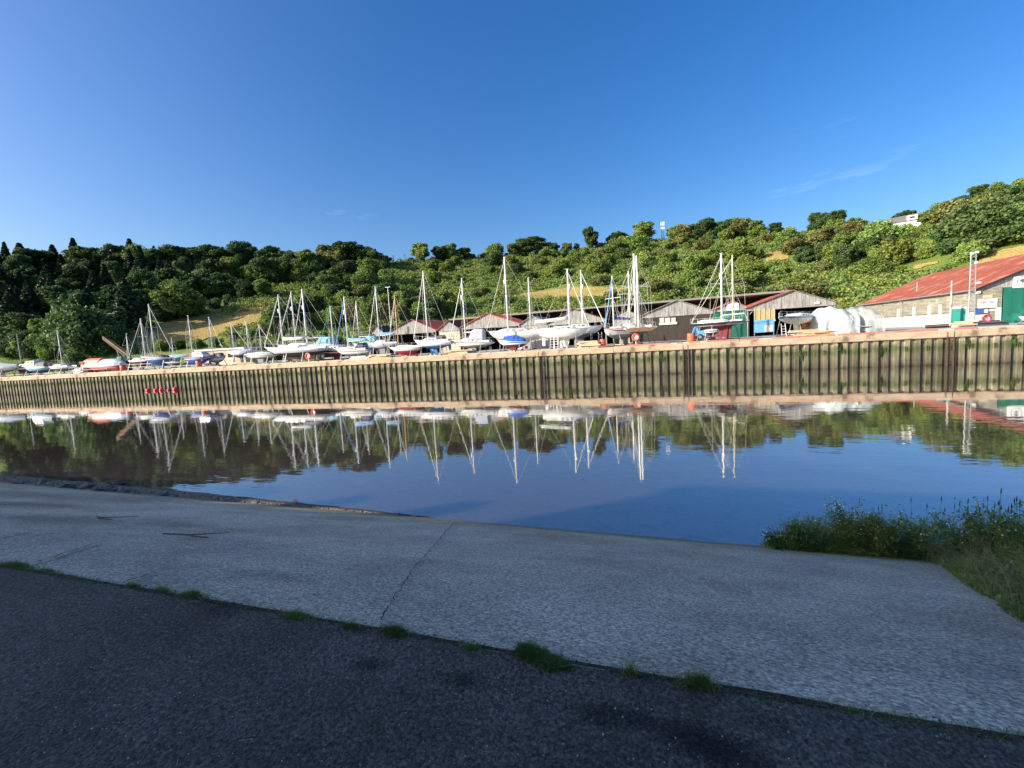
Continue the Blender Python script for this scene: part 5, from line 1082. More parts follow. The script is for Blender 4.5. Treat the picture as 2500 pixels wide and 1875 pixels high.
# portable toilet
p = gp(2340,PZ(2340,797,YARD).y-QY); pt = thing('portable_toilet','green portable toilet with white roof beside the boat hall','toilet',p,math.radians(-28))
MB().box((0,0,1.06),(1.25,1.25,2.05)).build('cabin','green_plastic',pt); MB().box((0,-.635,1.0),(.86,.03,1.85)).build('door','green_plastic',pt)
MB().loft([[(x*1.35,y*1.35,2.09) for x,y in ((-.5,-.5),(.5,-.5),(.5,.5),(-.5,.5))],[(x*1.2,y*1.2,2.28) for x,y in ((-.5,-.5),(.5,-.5),(.5,.5),(-.5,.5))],[(x*.5,y*.6,2.36) for x,y in ((-.5,-.5),(.5,-.5),(.5,.5),(-.5,.5))]]).build('roof','sign_white',pt)
for sx2, sy2 in ((-1,-1),(1,-1),(-1,1),(1,1)): MB().box((sx2*.63,sy2*.63,1.05),(.09,.09,2.1)).build('corner_trim','sign_white',pt)
MB().box((-.66,-.1,1.1),(.03,.3,.12)).build('vent','sign_white',pt)
# lattice light tower, poles and lamps
def lamp_tower(px, d, top, label, w_=.55):
    p = gp(px,d); h = PY(px,top,QY+d).z-YARD; t = thing('light_tower',label,'light tower',p)
    for x, y in ((-1,-1),(1,-1),(0,1)): MB().tube((x*w_/2,y*w_/2,0),(x*w_/2*.8,y*w_/2*.8,h),.05,n=6).build('leg','galv',t)
    b = MB(); n = 16
    for i in range(n):
        z0, z1 = h*i/n, h*(i+1)/n
        for s in (-1,1): b.tube((-w_/2*s*.9,-w_/2*.9,z0),(w_/2*s*.9,-w_/2*.9,z1),.02,n=4); b.tube((s*w_/2*.9,-w_/2*.9,z0),(0,w_/2*.9,z1),.02,n=4)
    b.build('bracing','galv',t)
    for x, z in ((-.2,h+.1),(.4,h+.2),(.35,h-.9)): MB().box((x*.7,-.22,z),(.30,.16,.20),rot=Matrix.Rotation(.3,3,'X')).build('floodlight','sign_white',t)
lamp_tower(2367,13,622,'tall lattice light tower in front of the boat hall')
tw = bpy.data.objects['light_tower']; MB().ball((.45,-.4,PY(2376,692,QY+13).z-YARD),.3,sq=(1,.5,.4)).build('dish','sign_white',tw,True)
p = gp(2320,15); t = thing('pole','plain timber pole against the hall wall beside the toilet','pole',p); MB().tube((0,0,0),(0,0,PY(2321,685,QY+15).z-YARD),.13,.10).build('shaft','grey_timber',t); MB().box((0,-.1,2.5),(.2,.2,.3)).build('junction_box','galv',t)
p = gp(960,24); t = thing('street_lamp','white double headed lamp post behind the wooden masted yacht','street lamp',p); h = PY(957,700,QY+24).z-YARD; MB().tube((0,0,0),(0,0,h),.08,.06).build('post','alloy_spar',t)
for s in (-1,1): MB().box((s*.28,0,h),(.42,.14,.08)).build('lamp_head','sign_white',t)
p = gp(57,9); t = thing('pole','thin grey pole among the boats at the far left','pole',p); MB().tube((0,0,0),(0,0,PY(51,815,QY+9).z-YARD),.10,.08).build('shaft','galv',t); MB().box((0,0,1.2),(.3,.3,.3)).build('box','galv',t)
# lifebuoys on posts
def lifebuoy(px, d, py, label, mat='bin_orange'):
    q = PY(px,py,QY+d); t = thing('lifebuoy',label,'lifebuoy',(q.x,q.y,YARD),0,'lifebuoys on posts along the quay'); z = q.z-YARD
    MB().torus((0,-.1,z),.36,.10).build('ring',mat,t,True); MB().box((0,0,z/2+.2),(.09,.09,z+.4)).build('post','sign_white',t); MB().box((0,-.03,z),(.5,.04,.5)).build('backboard','sign_white',t)
lifebuoy(753,1.6,869,'orange lifebuoy on the quay edge under the large grey yacht'); lifebuoy(2408,14,778,'red lifebuoy hanging in front of the hall notice board','sign_red'); lifebuoy(1552,5.2,823,'orange lifebuoy under the varnished transom')
# mooring buoys in the water
for i, px in enumerate((361,380,394,411,428)):
    q = PZ(px,951 - (px-361)*.02,0.0); d_ = QY-.8; x = PX(px,d_,.1); r = (.30,.27,.29,.2,.34)[i]
    t = thing('mooring_buoy',['leftmost red mooring buoy afloat by the quay wall','second red mooring buoy from the left by the quay wall','middle red mooring buoy of the five by the quay wall','smallest red mooring buoy by the quay wall','rightmost and largest red mooring buoy by the quay wall'][i],'buoy',(x,d_,-.06),0,'red mooring buoys floating by the quay')
    MB().ball((0,0,r*.55),r,14,10).build('float','buoy_red',t,True); MB().torus((0,0,r*1.6),.06,.015).build('eye','galv',t)
# blue panels, van, frames, timber
def upright(name, pxa, pxb, pya, pyb, d, mat, label, cat, frame=None, extra=None):
    a, b = PY(pxa,pya,QY+d), PY(pxb,pyb,QY+d); w_, z0, z1 = b.x-a.x, b.z-YARD, a.z-YARD; t = thing(name,label,cat,((a.x+b.x)/2,QY+d,YARD))
    MB().box((0,0,(z0+z1)/2),(w_,.08,z1-z0)).build('board',mat,t)
    for s in (-1,1): MB().box((s*w_*.48,.05,z1/2),(.09,.09,z1)).build('post',frame or 'galv',t)
    if extra: MB().box((w_*extra[0],-.06,z0+(z1-z0)*extra[1]),(w_*extra[2],.03,(z1-z0)*extra[3])).build('patch','white_worn',t)
    return t
upright('hoarding',1841,1890,782,810,17,'sky_blue','sky blue board with a white patch left of the open shed','board',extra=(.22,.28,.4,.5)); upright('hoarding',1990,2017,774,803,16,'mid_blue','plain blue panel beside the white plastic tent','board',frame='sign_white')
p = gp(1733,16); van = thing('truck','sky blue flatbed truck half hidden behind the black yacht','truck',p); xa, xb = gp(1691,16).x-p.x, gp(1775,16).x-p.x; zt_ = PY(1700,797,QY+16).z-YARD; zb2 = PY(1730,813,QY+16).z-YARD
zt_ = max(zt_,1.5)
MB().loft([[(xa,-.9,.55),(xa+1.7,-.9,.55),(xa+1.7,.9,.55),(xa,.9,.55)],[(xa,-.9,zt_*.62),(xa+1.7,-.9,zt_*.62),(xa+1.7,.9,zt_*.62),(xa,.9,zt_*.62)],[(xa+.35,-.82,zt_),(xa+1.6,-.82,zt_),(xa+1.6,.82,zt_),(xa+.35,.82,zt_)]]).build('cab','sky_blue',van)
MB().box(((xa+1.8+xb)/2,0,.85),(xb-xa-1.8,1.9,.35)).build('bed','sky_blue',van); MB().box(((xa+1.8+xb)/2,-.95,1.2),(xb-xa-1.8,.06,.4)).build('side_board','mid_blue',van)
MB().box((xa+1.05,-.92,zt_*.8),(.8,.03,zt_*.22)).build('window','window_dark',van)
for x in (xa+.85, xb-1.1):
    for s in (-1,1): wl_ = MB().tube((x,s*.75,.4),(x,s*.95,.4),.4,n=14).build('wheel','tyre',van); MB().tube((x,s*.94,.4),(x,s*.97,.4),.2,n=10).build('hub','galv',wl_)
p = gp(1738,2.9); tr = thing('boat_trailer','small galvanised trailer under the maroon dinghy','trailer',p)
MB().box((0,0,.35),(2.6,.08,.1)).build('spine','galv',tr); MB().box((0,0,.32),(.1,1.5,.1)).build('axle','galv',tr)
for s in (-1,1): MB().tube((0,s*.75,.28),(0,s*.9,.28),.28,n=12).build('wheel','tyre',tr)
def stack(px, d, n, size, mat, label, name='timber_stack', cat='timber', jit=.15, z0=0.0):
    t = thing(name,label,cat,gp(px,d)); rg = random.Random(int(px))
    for i in range(n): MB().box((rg.uniform(-jit,jit)*size[0],rg.uniform(-.2,.2),z0+size[2]*(i+.5)),(size[0]*rg.uniform(.85,1.05),size[1],size[2]*.88),rz=rg.uniform(-jit,jit)).build('plank',mat,t)
stack(1983,15,9,(2.6,1.0,.26),'orange_timber','tall stack of orange timber frames beside the shed doorway'); stack(1972,8,5,(3.4,.5,.14),'pale_timber','loose pile of pale timber on the quay below the shed doorway'); stack(2005,6,4,(2.8,.5,.13),'tan_timber','low heap of brown planks in front of the blue panel')
stack(2354,12,4,(1.8,.8,.16),'pale_timber','low timber pile beside the green toilet'); stack(2410,12,3,(2.8,.7,.16),'dark_grey','low clutter of dark boards below the hall signs'); stack(1120,3.0,4,(3.2,.8,.14),'pale_timber','stack of pale boards under the sprayhood yacht'); stack(925,2.4,4,(3,.6,.14),'pale_timber','white trestles and planks under the grey white yacht'); stack(1440,3.6,4,(2.4,.8,.2),'pale_timber','tan crates under the sloop bows beside the step ladder')
stack(600,2.2,3,(3.2,.6,.14),'tan_timber','low planks on the quay under the silver tarpaulin yacht'); stack(200,2.4,4,(2.2,.8,.22),'grey_hull','grey fish boxes left of the lifeboat'); stack(2290,14,3,(2.2,.6,.14),'dark_timber','dark planks along the foot of the white hall wall'); stack(880,2.0,3,(2.6,.6,.14),'white_worn','white boards on the quay below the sky blue covered yacht')
# plastic tents
def tent(pa, pb, Y, prof, mat, label, name='boat_tent', depth=7):
    a, b = PY(pa,800,Y), PY(pb,800,Y); t = thing(name,label,'tent',((a.x+b.x)/2,Y,YARD)); xs_ = [PY(q[0],q[1],Y) for q in prof]; o_ = t.location
    top = [(v.x-o_.x, v.z-YARD) for v in xs_]; n, m = 34, 16; g_ = MB(); rg = random.Random(9)
    X_ = np.linspace(top[0][0], top[-1][0], n); Z_ = np.interp(X_, [q[0] for q in top], [q[1] for q in top]); J = [[.22*math.sin(i*.23+k*.35+.8)+.13*math.sin(i*.11-k*.8+1)+.10*math.sin(i*.42+k*1.3) for k in range(2*m+8)] for i in range(n)]
    for i in range(n):
        pts = []
        for k in range(m+1):
            u = k/m; ang = math.pi*u; y = depth/2*(1-math.cos(ang)*1.0); zz = Z_[i]*(math.sin(ang)**.32)
            pts.append((X_[i]+J[i][k]*.6, y+J[i][k]*.8*(1 if 0 < k < m else 2.2), max(.01,zz*(1+.05*math.sin(i*.31+k*.5)+.03*math.sin(i*.55-k*.9)))))
        g_.v += pts
    for i in range(n-1):
        for k in range(m): q = i*(m+1)+k; g_.f.append((q,q+m+1,q+m+2,q+1))
    for e in (0, n-1): g_.f.append(tuple(e*(m+1)+k for k in range(m+1)))
    g_.build('sheet',mat,t,True); MB().box((0,depth/2,1.0),((X_[-1]-X_[0])*.8,1.2,1.6)).build('boat_under_sheet','white_worn',t); return t
tent(2014,2100,D(9),[(2014,770),(2024,757),(2040,748),(2056,748),(2070,752),(2090,752),(2100,754)],'white_tarp','white plastic sheeted boat tent right of the blue panel')
tent(2096,2163,D(9.5),[(2096,754),(2110,748),(2130,748),(2150,755),(2162,764)],'clear_sheet','clear plastic end of the boat tent showing the hall behind',depth=5)
def pale_roof():
    Y = D(14); a, b = PY(478,858,Y), PY(598,851,Y); t = thing('site_cabin','long low cabin with pale green roof behind the left boats','cabin',((a.x+b.x)/2,Y,YARD)); L = b.x-a.x; h = (a.z+b.z)/2-YARD; h = max(h,2.2)
    MB().box((0,1.5,h/2),(L*.97,3,h)).build('wall','cream_wall',t); MB().box((0,1.5,h+.12),(L,3.6,.24)).build('roof','render_white',t)
    for i in range(5): MB().box((-L*.4+L*.2*i,-.02,h*.6),(1.2,.05,.7)).build('window','window_dark',t)
pale_roof()
p = gp(1318,13); t = thing('container','cream shipping container under the ketch stern','container',p); MB().box((0,1.2,1.15),(2.6,2.4,2.3)).build('body','white_worn',t)
for i in range(9): MB().box((-1.2+.3*i,-.03,1.15),(.14,.06,2.1)).build('rib','white_worn',t)
# access ladders and trestles
def lean_ladder(px, d, py, label):
    q = PY(px,py,QY+d); h = max(1.5,q.z-YARD); t = thing('access_ladder',label,'ladder',(q.x,q.y,YARD),0,'boarding ladders leaning on the boats')
    for s in (-1,1): MB().tube((s*.22,0,0),(s*.20,.5,h),.035,n=5).build('stile','alloy_spar',t)
    n = int(h/.28)
    for i in range(1,n): MB().tube((-.21,.5*i/n,h*i/n),(.21,.5*i/n,h*i/n),.025,n=5).build('rung','alloy_spar',t)
lean_ladder(1346,3.6,828,'left of two white ladders under the white sloop'); lean_ladder(1357,3.6,830,'right of two white ladders under the white sloop'); lean_ladder(1464,6,811,'white step ladder below the pale green bottomed sloop'); lean_ladder(690,2.6,864,'white ladder under the large pale grey yacht'); lean_ladder(1915,8,800,'ladder leaning under the yacht in the shed doorway')
def railing(px0, px1, d, label, h=1.0):
    a, b = gp(px0,d), gp(px1,d); L = b.x-a.x; t = thing('railing',label,'railing',((a.x+b.x)/2,QY+d,YARD)); n = max(2,int(abs(L)/2.4))
    for i in range(n+1): MB().tube((-L/2+L*i/n,0,0),(-L/2+L*i/n,0,h),.035,n=6).build('post','galv',t)
    for z in (h,h*.55): MB().tube((-L/2,0,z),(L/2,0,z),.03,n=6).build('rail','galv',t)
railing(170,262,1.9,'grey pipe railing in front of the lifeboat'); railing(312,372,1.6,'grey pipe railing in front of the maroon boat')
# ------------------------------------------------------------------ near bank details
def blades(base, h, w_, lean, rng, seg=3):
    """curved grass blades: base (n,3), heights, widths -> quads"""
    n = len(base); az = rng.uniform(0,2*np.pi,n); dirx = np.stack([np.cos(az),np.sin(az),np.zeros(n)],1); az2 = rng.uniform(0,2*np.pi,n); wx = np.stack([np.cos(az2),np.sin(az2),np.zeros(n)],1)
    vs_ = []; 
    for k in range(seg+1):
        u = k/seg; c = base + dirx*(lean*h*u*u)[:,None] + np.array([0,0,1.0])*(h*(u-.25*lean*u*u))[:,None]; ww = (w_*(1-u*.92))[:,None]/2
        vs_ += [c-wx*ww, c+wx*ww]
    V = np.stack(vs_,1); fs = []
    for k in range(seg): fs.append(np.array([2*k,2*k+1,2*k+3,2*k+2]))
    Fq = (np.arange(n)*(2*(seg+1)))[:,None,None] + np.stack(fs)[None]
    return V.reshape(-1,3), Fq.reshape(-1,4)
def merge(parts):
    V, Fc, k = [], [], 0
    for v, f in parts: V.append(v); Fc.append(f+k); k += len(v)
    return np.concatenate(V), np.concatenate(Fc)
RG = np.random.RandomState(21)
def on_ground(px, py):
    p = PZ(px, py, GZ)
    return p if p.y < jY(p.x) else on_slip(px, py)
# grass tufts in the joint between tarmac and concrete
tufts = [  # column, row, length along joint, across, height, how many, label
 (38,1384,.55,.14,.07,900,'leftmost grass tuft in the joint at the frame edge'),(115,1396,.35,.07,.05,400,'small tuft right of the leftmost tuft in the joint'),(325,1433,.22,.06,.045,420,'small bright moss tuft in the joint'),(395,1443,.22,.07,.06,520,'left of two grass tufts beside the brown joint'),
 (470,1457,.26,.10,.07,900,'fuller grass tuft beside the brown joint'),(725,1505,.26,.09,.05,1300,'bright green cushion tuft left of the long crack'),(860,1532,.22,.06,.05,500,'thin tuft of grass at the foot of the long crack'),(965,1545,.24,.10,.07,900,'clover like tuft right of the long crack'),
 (1150,1583,.16,.05,.04,350,'thin low tuft between the crack and the bright clump'),(1540,1648,.09,.05,.10,150,'small spiky lone tuft of grass on the joint'),(1705,1674,.20,.09,.085,900,'dark spiky grass clump with dry blades on the joint'),(2080,1735,.15,.05,.02,500,'flat patch of moss near the right end of the joint'),(2165,1745,.10,.03,.02,260,'tiny patch of moss beside the flat moss patch')]
def tuft(px, py, L, Wd, h, n, label, dry=.06):
    p = on_ground(px,py); t = thing('grass_tuft',label,'grass tuft',(p.x,p.y,p.z),0,'grass tufts along the joint')
    q = np.clip(RG.randn(n,2)*.42,-1,1); b = np.stack([q[:,0]*L/2, q[:,1]*Wd/2, np.zeros(n)],1); b[:,2] = -.006
    fall = np.clip(1.15-np.hypot(q[:,0],q[:,1]),.35,1); hh_ = h*RG.uniform(.45,1.15,n)*fall; v, f = blades(b, hh_, RG.uniform(.003,.006,n), RG.uniform(.2,1.1,n), RG)
    obj('blades', np_mesh('blades',v,f), 'blade_green', t)
    m_ = int(n*dry)+8; b = np.stack([RG.uniform(-.5,.5,m_)*L, RG.uniform(-.5,.3,m_)*Wd, np.full(m_,-.004)],1); v, f = blades(b, h*RG.uniform(.6,1.1,m_), RG.uniform(.003,.005,m_), RG.uniform(.8,1.6,m_), RG)
    obj('dry_blades', np_mesh('dry_blades',v,f), 'blade_dry', t)
for a in tufts: tuft(*a)
# the bright clump is a wedge of dense short turf
p = on_ground(1325,1610); t = thing('grass_tuft','large bright green turf clump on the joint near the middle','grass tuft',(p.x,p.y,p.z),0,'grass tufts along the joint')
t.scale = (.85,.85,.85); cl = [(-.11,.035,.055,.040,.055),(-.05,.02,.07,.045,.042),(.02,-.005,.075,.045,.034),(.09,-.02,.06,.04,.032),(.05,-.055,.05,.035,.028),(.14,-.035,.035,.025,.026)]; pp, hh2 = [], []
for cx, cy, rx, ry, h_ in cl:
    m_ = int(26000*rx*ry/.0085*.35)+300; g2 = RG.randn(m_,2)*.5; pp.append(np.stack([cx+g2[:,0]*rx, cy+g2[:,1]*ry, np.full(m_,-.008)],1)); hh2.append(h_*RG.uniform(.4,1.25,m_))
base = np.concatenate(pp); hh2 = np.concatenate(hh2); n = len(base)
v, f = blades(base, hh2, RG.uniform(.003,.0055,n), RG.uniform(.3,1.3,n), RG); obj('blades', np_mesh('blades',v,f),'blade_green',t)
m_ = 160; v, f = blades(base[RG.randint(0,n,m_)], RG.uniform(.03,.075,m_), RG.uniform(.002,.004,m_), RG.uniform(.8,1.8,m_), RG); obj('dry_blades', np_mesh('dry_blades',v,f),'blade_dry',t)
# dry stalks and moss that line the joint
n = 15000; x = RG.uniform(-7,2.2,n); keep = np.sin(x*2.1)+np.sin(x*5.7+1)+RG.randn(n)*.6 > -.1; x = x[keep]; n = len(x)
v, f = blades(np.stack([x, jY(x)+RG.randn(n)*.022, np.full(n,GZ-.008)],1), RG.uniform(.006,.028,n), RG.uniform(.002,.004,n), RG.uniform(.5,1.6,n), RG); tag(obj('joint_moss',np_mesh('joint_moss',v,f),'blade_green'),'thin moss and seedlings growing along the joint','moss',kind='stuff')
n = 1500; x = RG.uniform(-7,2.2,n); v, f = blades(np.stack([x, jY(x)+RG.randn(n)*.03, np.full(n,GZ-.006)],1), RG.uniform(.006,.03,n), RG.uniform(.002,.004,n), RG.uniform(1.2,2.4,n), RG); tag(obj('joint_litter',np_mesh('joint_litter',v,f),'blade_dry'),'dry stalks caught in the joint','dry grass',kind='stuff')
js = MB(); L = []; 
for i, x in enumerate(np.linspace(-42,2.6,300)): wj = .018+.02*abs(math.sin(x*3.1))*random.random(); js.v += [(x,jY(x)-wj*.5,GZ+.003),(x,jY(x)+wj*.7,GZ+.003)]
js.f = [(2*i,2*i+2,2*i+3,2*i+1) for i in range(299)]; tag(js.build('joint_dirt','soil'),'dark soil packed in the joint between tarmac and concrete',kind='structure')
# overgrown verge on the right
rows = bank_rows; BV = np.array(rows)                       # (ny, nu, 3)
def bank_pts(n, umax=8, y0=1.9, y1=9.9, power=1.0):
    yi = RG.uniform(0, BV.shape[0]-1.001, n); us_ = RG.uniform(0,1,n)**power*umax; i0 = yi.astype(int); fy = (yi-i0)[:,None]; ui = np.interp(us_, BV[0,:,0]-BV[0,0,0], np.arange(BV.shape[1])); j0 = np.minimum(ui.astype(int),BV.shape[1]-2); fu = (ui-j0)[:,None]
    P = (BV[i0,j0]*(1-fu)+BV[i0,j0+1]*fu)*(1-fy)+(BV[i0+1,j0]*(1-fu)+BV[i0+1,j0+1]*fu)*fy
    return P, us_
P, U = bank_pts(60000, 7.0, power=1.3); hgt = np.clip(.12+.62*np.minimum(1,U/1.1),.10,.72)*RG.uniform(.4,1.15,len(P))*(.62+.5*np.sin(P[:,0]*3.1+1)*np.sin(P[:,1]*2.7))
v, f = blades(P, hgt, RG.uniform(.007,.015,len(P)), RG.uniform(.3,1.6,len(P)), RG); tag(obj('verge_grass',np_mesh('verge_grass',v,f),'blade_green'),'rough green grass covering the bank on the right','grass',kind='stuff')
ed = [on_slip(px_,py_) for px_,py_ in ((1885,1343),(1960,1345),(2060,1352),(2160,1358),(2262,1366))]
n = 15000; k = RG.uniform(0,3.999,n); i0 = k.astype(int); fk = (k-i0)[:,None]; ea = np.array([tuple(e) for e in ed]); P = ea[i0]*(1-fk)+ea[i0+1]*fk; dep = RG.rand(n)**1.4; P[:,1] += .06+dep*.9; P[:,2] = -.05+.05*RG.rand(n)
grow = np.clip(k/1.5,.12,1)*(.6+.4*np.sin(k*7.3)**2); v, f = blades(P, RG.uniform(.18,.62,n)*grow, RG.uniform(.007,.014,n), RG.uniform(.4,1.7,n), RG); tag(obj('edge_grass',np_mesh('edge_grass',v,f),'blade_green'),'green grass hanging over the water end of the slipway','grass',kind='stuff')
nl = 9000; k = RG.uniform(0,3.999,nl); i0 = k.astype(int); fk = (k-i0)[:,None]; P = ea[i0]*(1-fk)+ea[i0+1]*fk; P[:,1] += .05+RG.rand(nl)*.8; P[:,2] = RG.uniform(0,.55,nl)*np.clip(k/1.5,.12,1); nr = RG.randn(nl,3); nr[:,2] = np.abs(nr[:,2])+.4
v = leaves(P, nr, .02, RG, .5); tag(obj('edge_leaves',np_mesh('edge_leaves',v,np.arange(len(v)).reshape(-1,4)),'leaf_weed'),'small leaves of the weeds at the water end of the slipway','weeds',kind='stuff')
P, U = bank_pts(9000, 6, power=1.2); v, f = blades(P, RG.uniform(.2,.75,len(P)), RG.uniform(.004,.007,len(P)), RG.uniform(.6,2.0,len(P)), RG); tag(obj('dead_grass',np_mesh('dead_grass',v,f),'blade_dry'),'dry stalks among the grass on the right bank','dry grass',kind='stuff')
P, U = bank_pts(34000, 6, power=1.1); P[:,2] += np.clip(U,.15,1)*RG.uniform(.05,.72,len(P)); nr = RG.randn(len(P),3); nr[:,2] = np.abs(nr[:,2])+.5
v = leaves(P, nr, .026, RG, .6); tag(obj('verge_leaves',np_mesh('verge_leaves',v,np.arange(len(v)).reshape(-1,4)),'leaf_weed'),'broad leaved weeds among the grass on the right bank','weeds',kind='stuff')
# single weeds that stand out: bushy white flowered ones along the slip edge, plantain heads above
def bank_at(px, py): 
    best, bp = 1e9, None
    Ri = ROT.transposed()
    for j in range(BV.shape[0]):
        for k in range(BV.shape[1]-6):
            c = Ri @ Vector((BV[j,k,0],BV[j,k,1],BV[j,k,2]-EYE)); 
            if c.z > -.1: continue
            e = (W/2+F*c.x/-c.z-px)**2 + (HH/2-F*c.y/-c.z-py)**2
            if e < best: best, bp = e, Vector(BV[j,k])
    return bp
def weed(px, py, h, R, label, flowers='white_flower', nf=40, nl=900):
    nl = int(nl*2.4); nf = int(nf*2.2)
    p = bank_at(px,py) if px > 2245 else on_slip(px,py+2)+Vector((0,.12,-.08)); t = thing('flowering_weed',label,'weed',p - Vector((0,0,.02)),0,'flowering weeds on the right bank'); st = MB(); tips = []; rg = random.Random(int(px))
    for i in range(26):
        a = rg.uniform(0,6.28); e = Vector((math.cos(a)*R*rg.uniform(.2,1),math.sin(a)*R*rg.uniform(.2,1),h*rg.uniform(.6,1))); m_ = Vector((e.x*.35,e.y*.35,e.z*.55)); st.path([(0,0,0),m_,e],.0035,n=4); tips.append(e)
        for k in range(3): e2 = m_.lerp(e,rg.uniform(.2,.9))+Vector((rg.uniform(-.07,.07),rg.uniform(-.07,.07),rg.uniform(.02,.08))); st.tube(m_.lerp(e,.4),e2,.002,n=4); tips.append(e2)
    st.build('stems','leaf_weed',t); tp_ = np.array(tips); k = RG.randint(0,len(tp_),nl); pos = tp_[k]*RG.uniform(.25,1,(nl,1)) + RG.randn(nl,3)*.05; nr = RG.randn(nl,3); nr[:,2] += 1
    v = leaves(pos, nr, .021, RG, .45); obj('leaves',np_mesh('leaves',v,np.arange(len(v)).reshape(-1,4)),'leaf_weed',t)
    k = RG.randint(0,len(tp_),nf); v = leaves(tp_[k]+RG.randn(nf,3)*.035+[0,0,.015], np.tile([0,-.5,1.0],(nf,1))+RG.randn(nf,3)*.4, .013, RG); tag(obj('flowers',np_mesh('flowers',v,np.arange(len(v)).reshape(-1,4)),flowers,t),kind='stuff')
for a in [(1905,1340,.42,.30,'small outermost weed at the water end of the slipway edge','white_flower',8,350),(1965,1343,.70,.42,'rounded green weed second from the slipway corner','white_flower',14,1500),(2085,1350,1.05,.48,'tallest white flowered weed beside the slipway edge','white_flower',60,1900),(2160,1358,.86,.45,'white flowered weed with yellow blooms beside the slipway','yellow_flower',22,1500),(2250,1368,.85,.45,'leafy weed at the slipway corner','white_flower',30,1300),(2330,1372,.9,.48,'pale flowered weed behind the slipway corner','white_flower',40,1300),(2420,1385,.95,.5,'broad weed in front of the plantain heads','yellow_flower',14,1500),(2485,1400,.9,.5,'weed at the right frame edge of the bank','white_flower',18,1300)]: weed(*a)
def stalk(px, py, top, label):
    p = bank_at(px,py) if px > 2245 else on_slip(px,py-6)+Vector((0,.12,-.08)); q = PY(px,top,p.y); h = max(.3,q.z-p.z); t = thing('plantain',label,'plant',p,0,'plantain seed heads above the right bank'); x = RG.uniform(-.06,.06)
    MB().path([(0,0,0),(x*.4,0,h*.5),(x,0,h)],.0028,n=4).build('stem','leaf_weed',t); MB().loft([[(x+r*math.cos(a),r*math.sin(a),h+z) for a in np.linspace(0,6.28,7)[:-1]] for r, z in ((.004,0),(.007,.012),(.008,.04),(.005,.06),(.002,.085))]).build('seed_head','seed_head',t)
i = 0
for px, py, top in [(2155,1360,1246),(2165,1360,1242),(2200,1362,1258),(2236,1366,1225),(2262,1366,1240),(2290,1368,1222),(2310,1370,1250),(2325,1370,1240),(2340,1372,1236),(2352,1375,1228),(2365,1378,1245),(2378,1380,1232),(2392,1380,1240),(2405,1384,1222),(2418,1384,1240),(2436,1388,1205),(2450,1390,1235),(2462,1390,1228),(2472,1392,1242),(2482,1395,1225),(2494,1396,1232),(2385,1382,1250),(2428,1386,1246),(2445,1388,1250)]:
    stalk(px, py, top, 'dark plantain seed head on a thin stalk above the right bank'); i += 1
# pebbles and rocks along the water's edge
def rock_mesh(seed, sub=1):
    rg = np.random.RandomState(seed); b = MB(); b.ball((0,0,0),1,8,5); v = np.array(b.v); v *= 1+.22*rg.randn(len(v),1)*.6; v[:,2] *= .62
    me = bpy.data.meshes.new('rock'); me.from_pydata([tuple(q) for q in v],[],b.f); return me
RM = [rock_mesh(i) for i in range(6)]
for r in RM: r.materials.append(M['stone_dark'])
rocks = [(160,1195,.30),(185,1200,.22),(215,1190,.26),(245,1205,.34),(30,1186,.24),(75,1195,.20),(110,1178,.22),(270,1192,.20),(300,1205,.22),(330,1210,.18),(290,1180,.14),(395,1212,.20),(130,1203,.18),(55,1180,.20),(350,1216,.12),(415,1222,.15),(720,1222,.07),(975,1256,.08),(640,1230,.06),(1012,1262,.10)]
for i, (px, py, r) in enumerate(rocks):
    p = PZ(px,py,.06); o = obj('rock',RM[i % 6],None,None,p + Vector((0,0,-.02)),RG.uniform(0,6)); o.scale = (r*1.5,r,r*.9)
    tag(o, 'dark wet rock lying at the water edge left of the shingle' if px < 430 else 'small rock lying in the shallow water off the slipway', 'rock', 'dark rocks at the left water edge' if px < 430 else 'small rocks in the shallows')
pv_, pf_, k = [], [], 0; bs_ = MB(); bs_.ball((0,0,0),1,6,4); bv = np.array(bs_.v); bf = bs_.f
n = 3200; X = -RG.uniform(6.0,25,n); u = RG.rand(n); wdt = np.interp(X,[-24,-16,-10,-7,-5.2],[.6,.45,.25,.15,.05])
allv, allf = [], []
for i in range(n):
    s = RG.uniform(.012,.036)*(1.0 if X[i] > -11 else 1.8); c = np.array([X[i], sY(X[i])-.05+u[i]*wdt[i], .02+.03*math.sin(u[i]*3.14)+(.03 if X[i] < -12 else 0)]); a = RG.uniform(0,6.28); R2 = np.array([[math.cos(a),-math.sin(a),0],[math.sin(a),math.cos(a),0],[0,0,1]])
    allv.append((bv*[s*1.3,s,s*.6])@R2.T + c); allf += [tuple(j+i*len(bv) for j in q) for q in bf]
me = bpy.data.meshes.new('pebbles'); me.from_pydata(np.concatenate(allv).tolist(),[],allf); tag(obj('pebbles',me,'pebble'),'brown pebbles strewn along the foot of the slipway','pebbles',kind='stuff')
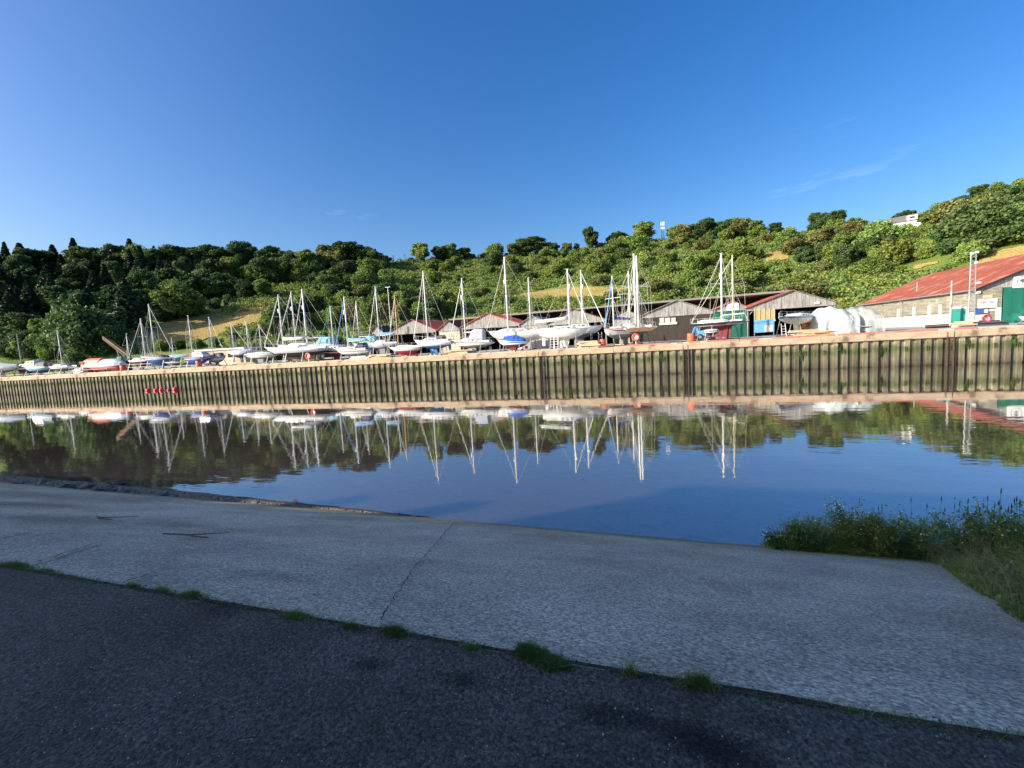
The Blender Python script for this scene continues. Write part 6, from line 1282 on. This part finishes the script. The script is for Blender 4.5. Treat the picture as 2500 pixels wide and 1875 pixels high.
# twigs
for px, py, pts, lb in [(455,1312,[(-.35,-.05),(-.02,.05),(.02,.0),(.42,-.03)],'forked dark twig on the slipway near the left edge'),(250,1268,[(-.3,.1),(.0,.0),(.1,-.12),(.4,-.1)],'curved dry twig on the slipway above the forked one')]:
    p = on_slip(px,py); t = thing('twig',lb,'twig',p); b = MB(); k_ = -(GZ-.05)/(SY-JY); q = [Vector((x,y,.03+k_*y)) for x, y in pts]; b.path(q,.010,n=5); b.tube(q[1],q[1]+Vector((.30,.35,.35*k_+.02)),.009,.004,n=5); b.build('stick','twig_brown',t)
for px, py, lb in [(600,1808,'pale straw lying on the tarmac at lower middle'),(335,1720,'thin straw curved on the tarmac at lower left'),(430,1868,'straw at the bottom edge of the tarmac')]:
    p = PZ(px,py,GZ+.004); t = thing('straw',lb,'straw',p); a = RG.uniform(0,3); MB().path([(-.03*math.cos(a),-.03*math.sin(a),.002),(0.004,0,.004),(.03*math.cos(a+.3),.03*math.sin(a+.3),.002)],.0012,n=4).build('stalk','litter_straw',t)
# grit: loose aggregate, pale chips and leaf bits
n = 2600; X = RG.uniform(-4.5,2.6,n); Y = RG.uniform(.55,2.05,n); s = RG.uniform(.0012,.0035,n)
pos = np.stack([X,Y,np.full(n,GZ+.002)],1); v = leaves(pos, np.tile([0,0,1.0],(n,1))+RG.randn(n,3)*.35, s, RG); m_ = np_mesh('loose_grit',v,np.arange(len(v)).reshape(-1,4)); tag(obj('loose_grit',m_,'litter_white'),'pale chips and grit scattered on the tarmac','grit',kind='stuff')
n = 420; Y = RG.uniform(2.4,9.0,n); X = RG.uniform(-12,3.5,n); s = RG.uniform(.004,.012,n); pos = np.stack([X,Y,np.array([slip_z(y,x) for x,y in zip(X,Y)])+.002],1); v = leaves(pos, np.tile([0,.33,1.0],(n,1))+RG.randn(n,3)*.25, s, RG); tag(obj('leaf_litter',np_mesh('leaf_litter',v,np.arange(len(v)).reshape(-1,4)),'litter_straw'),'bits of leaf and shell on the concrete slipway','litter',kind='stuff')
n = 2600; X = RG.uniform(-6.5,2.4,n); pos = np.stack([X, jY(X)+np.abs(RG.randn(n))*.05-.02, np.full(n,GZ+.003)],1); pos[:,2] = np.where(pos[:,1] > jY(X), np.minimum(GZ,np.array([slip_z(y,x) for x,y in zip(X,pos[:,1])]))+.002, GZ+.003)
v = leaves(pos, np.tile([0,.1,1.0],(n,1))+RG.randn(n,3)*.6, RG.uniform(.002,.007,n), RG); tag(obj('edge_crumbs',np_mesh('edge_crumbs',v,np.arange(len(v)).reshape(-1,4)),'asphalt'),'crumbs of tarmac along the broken edge of the joint','grit',kind='stuff')
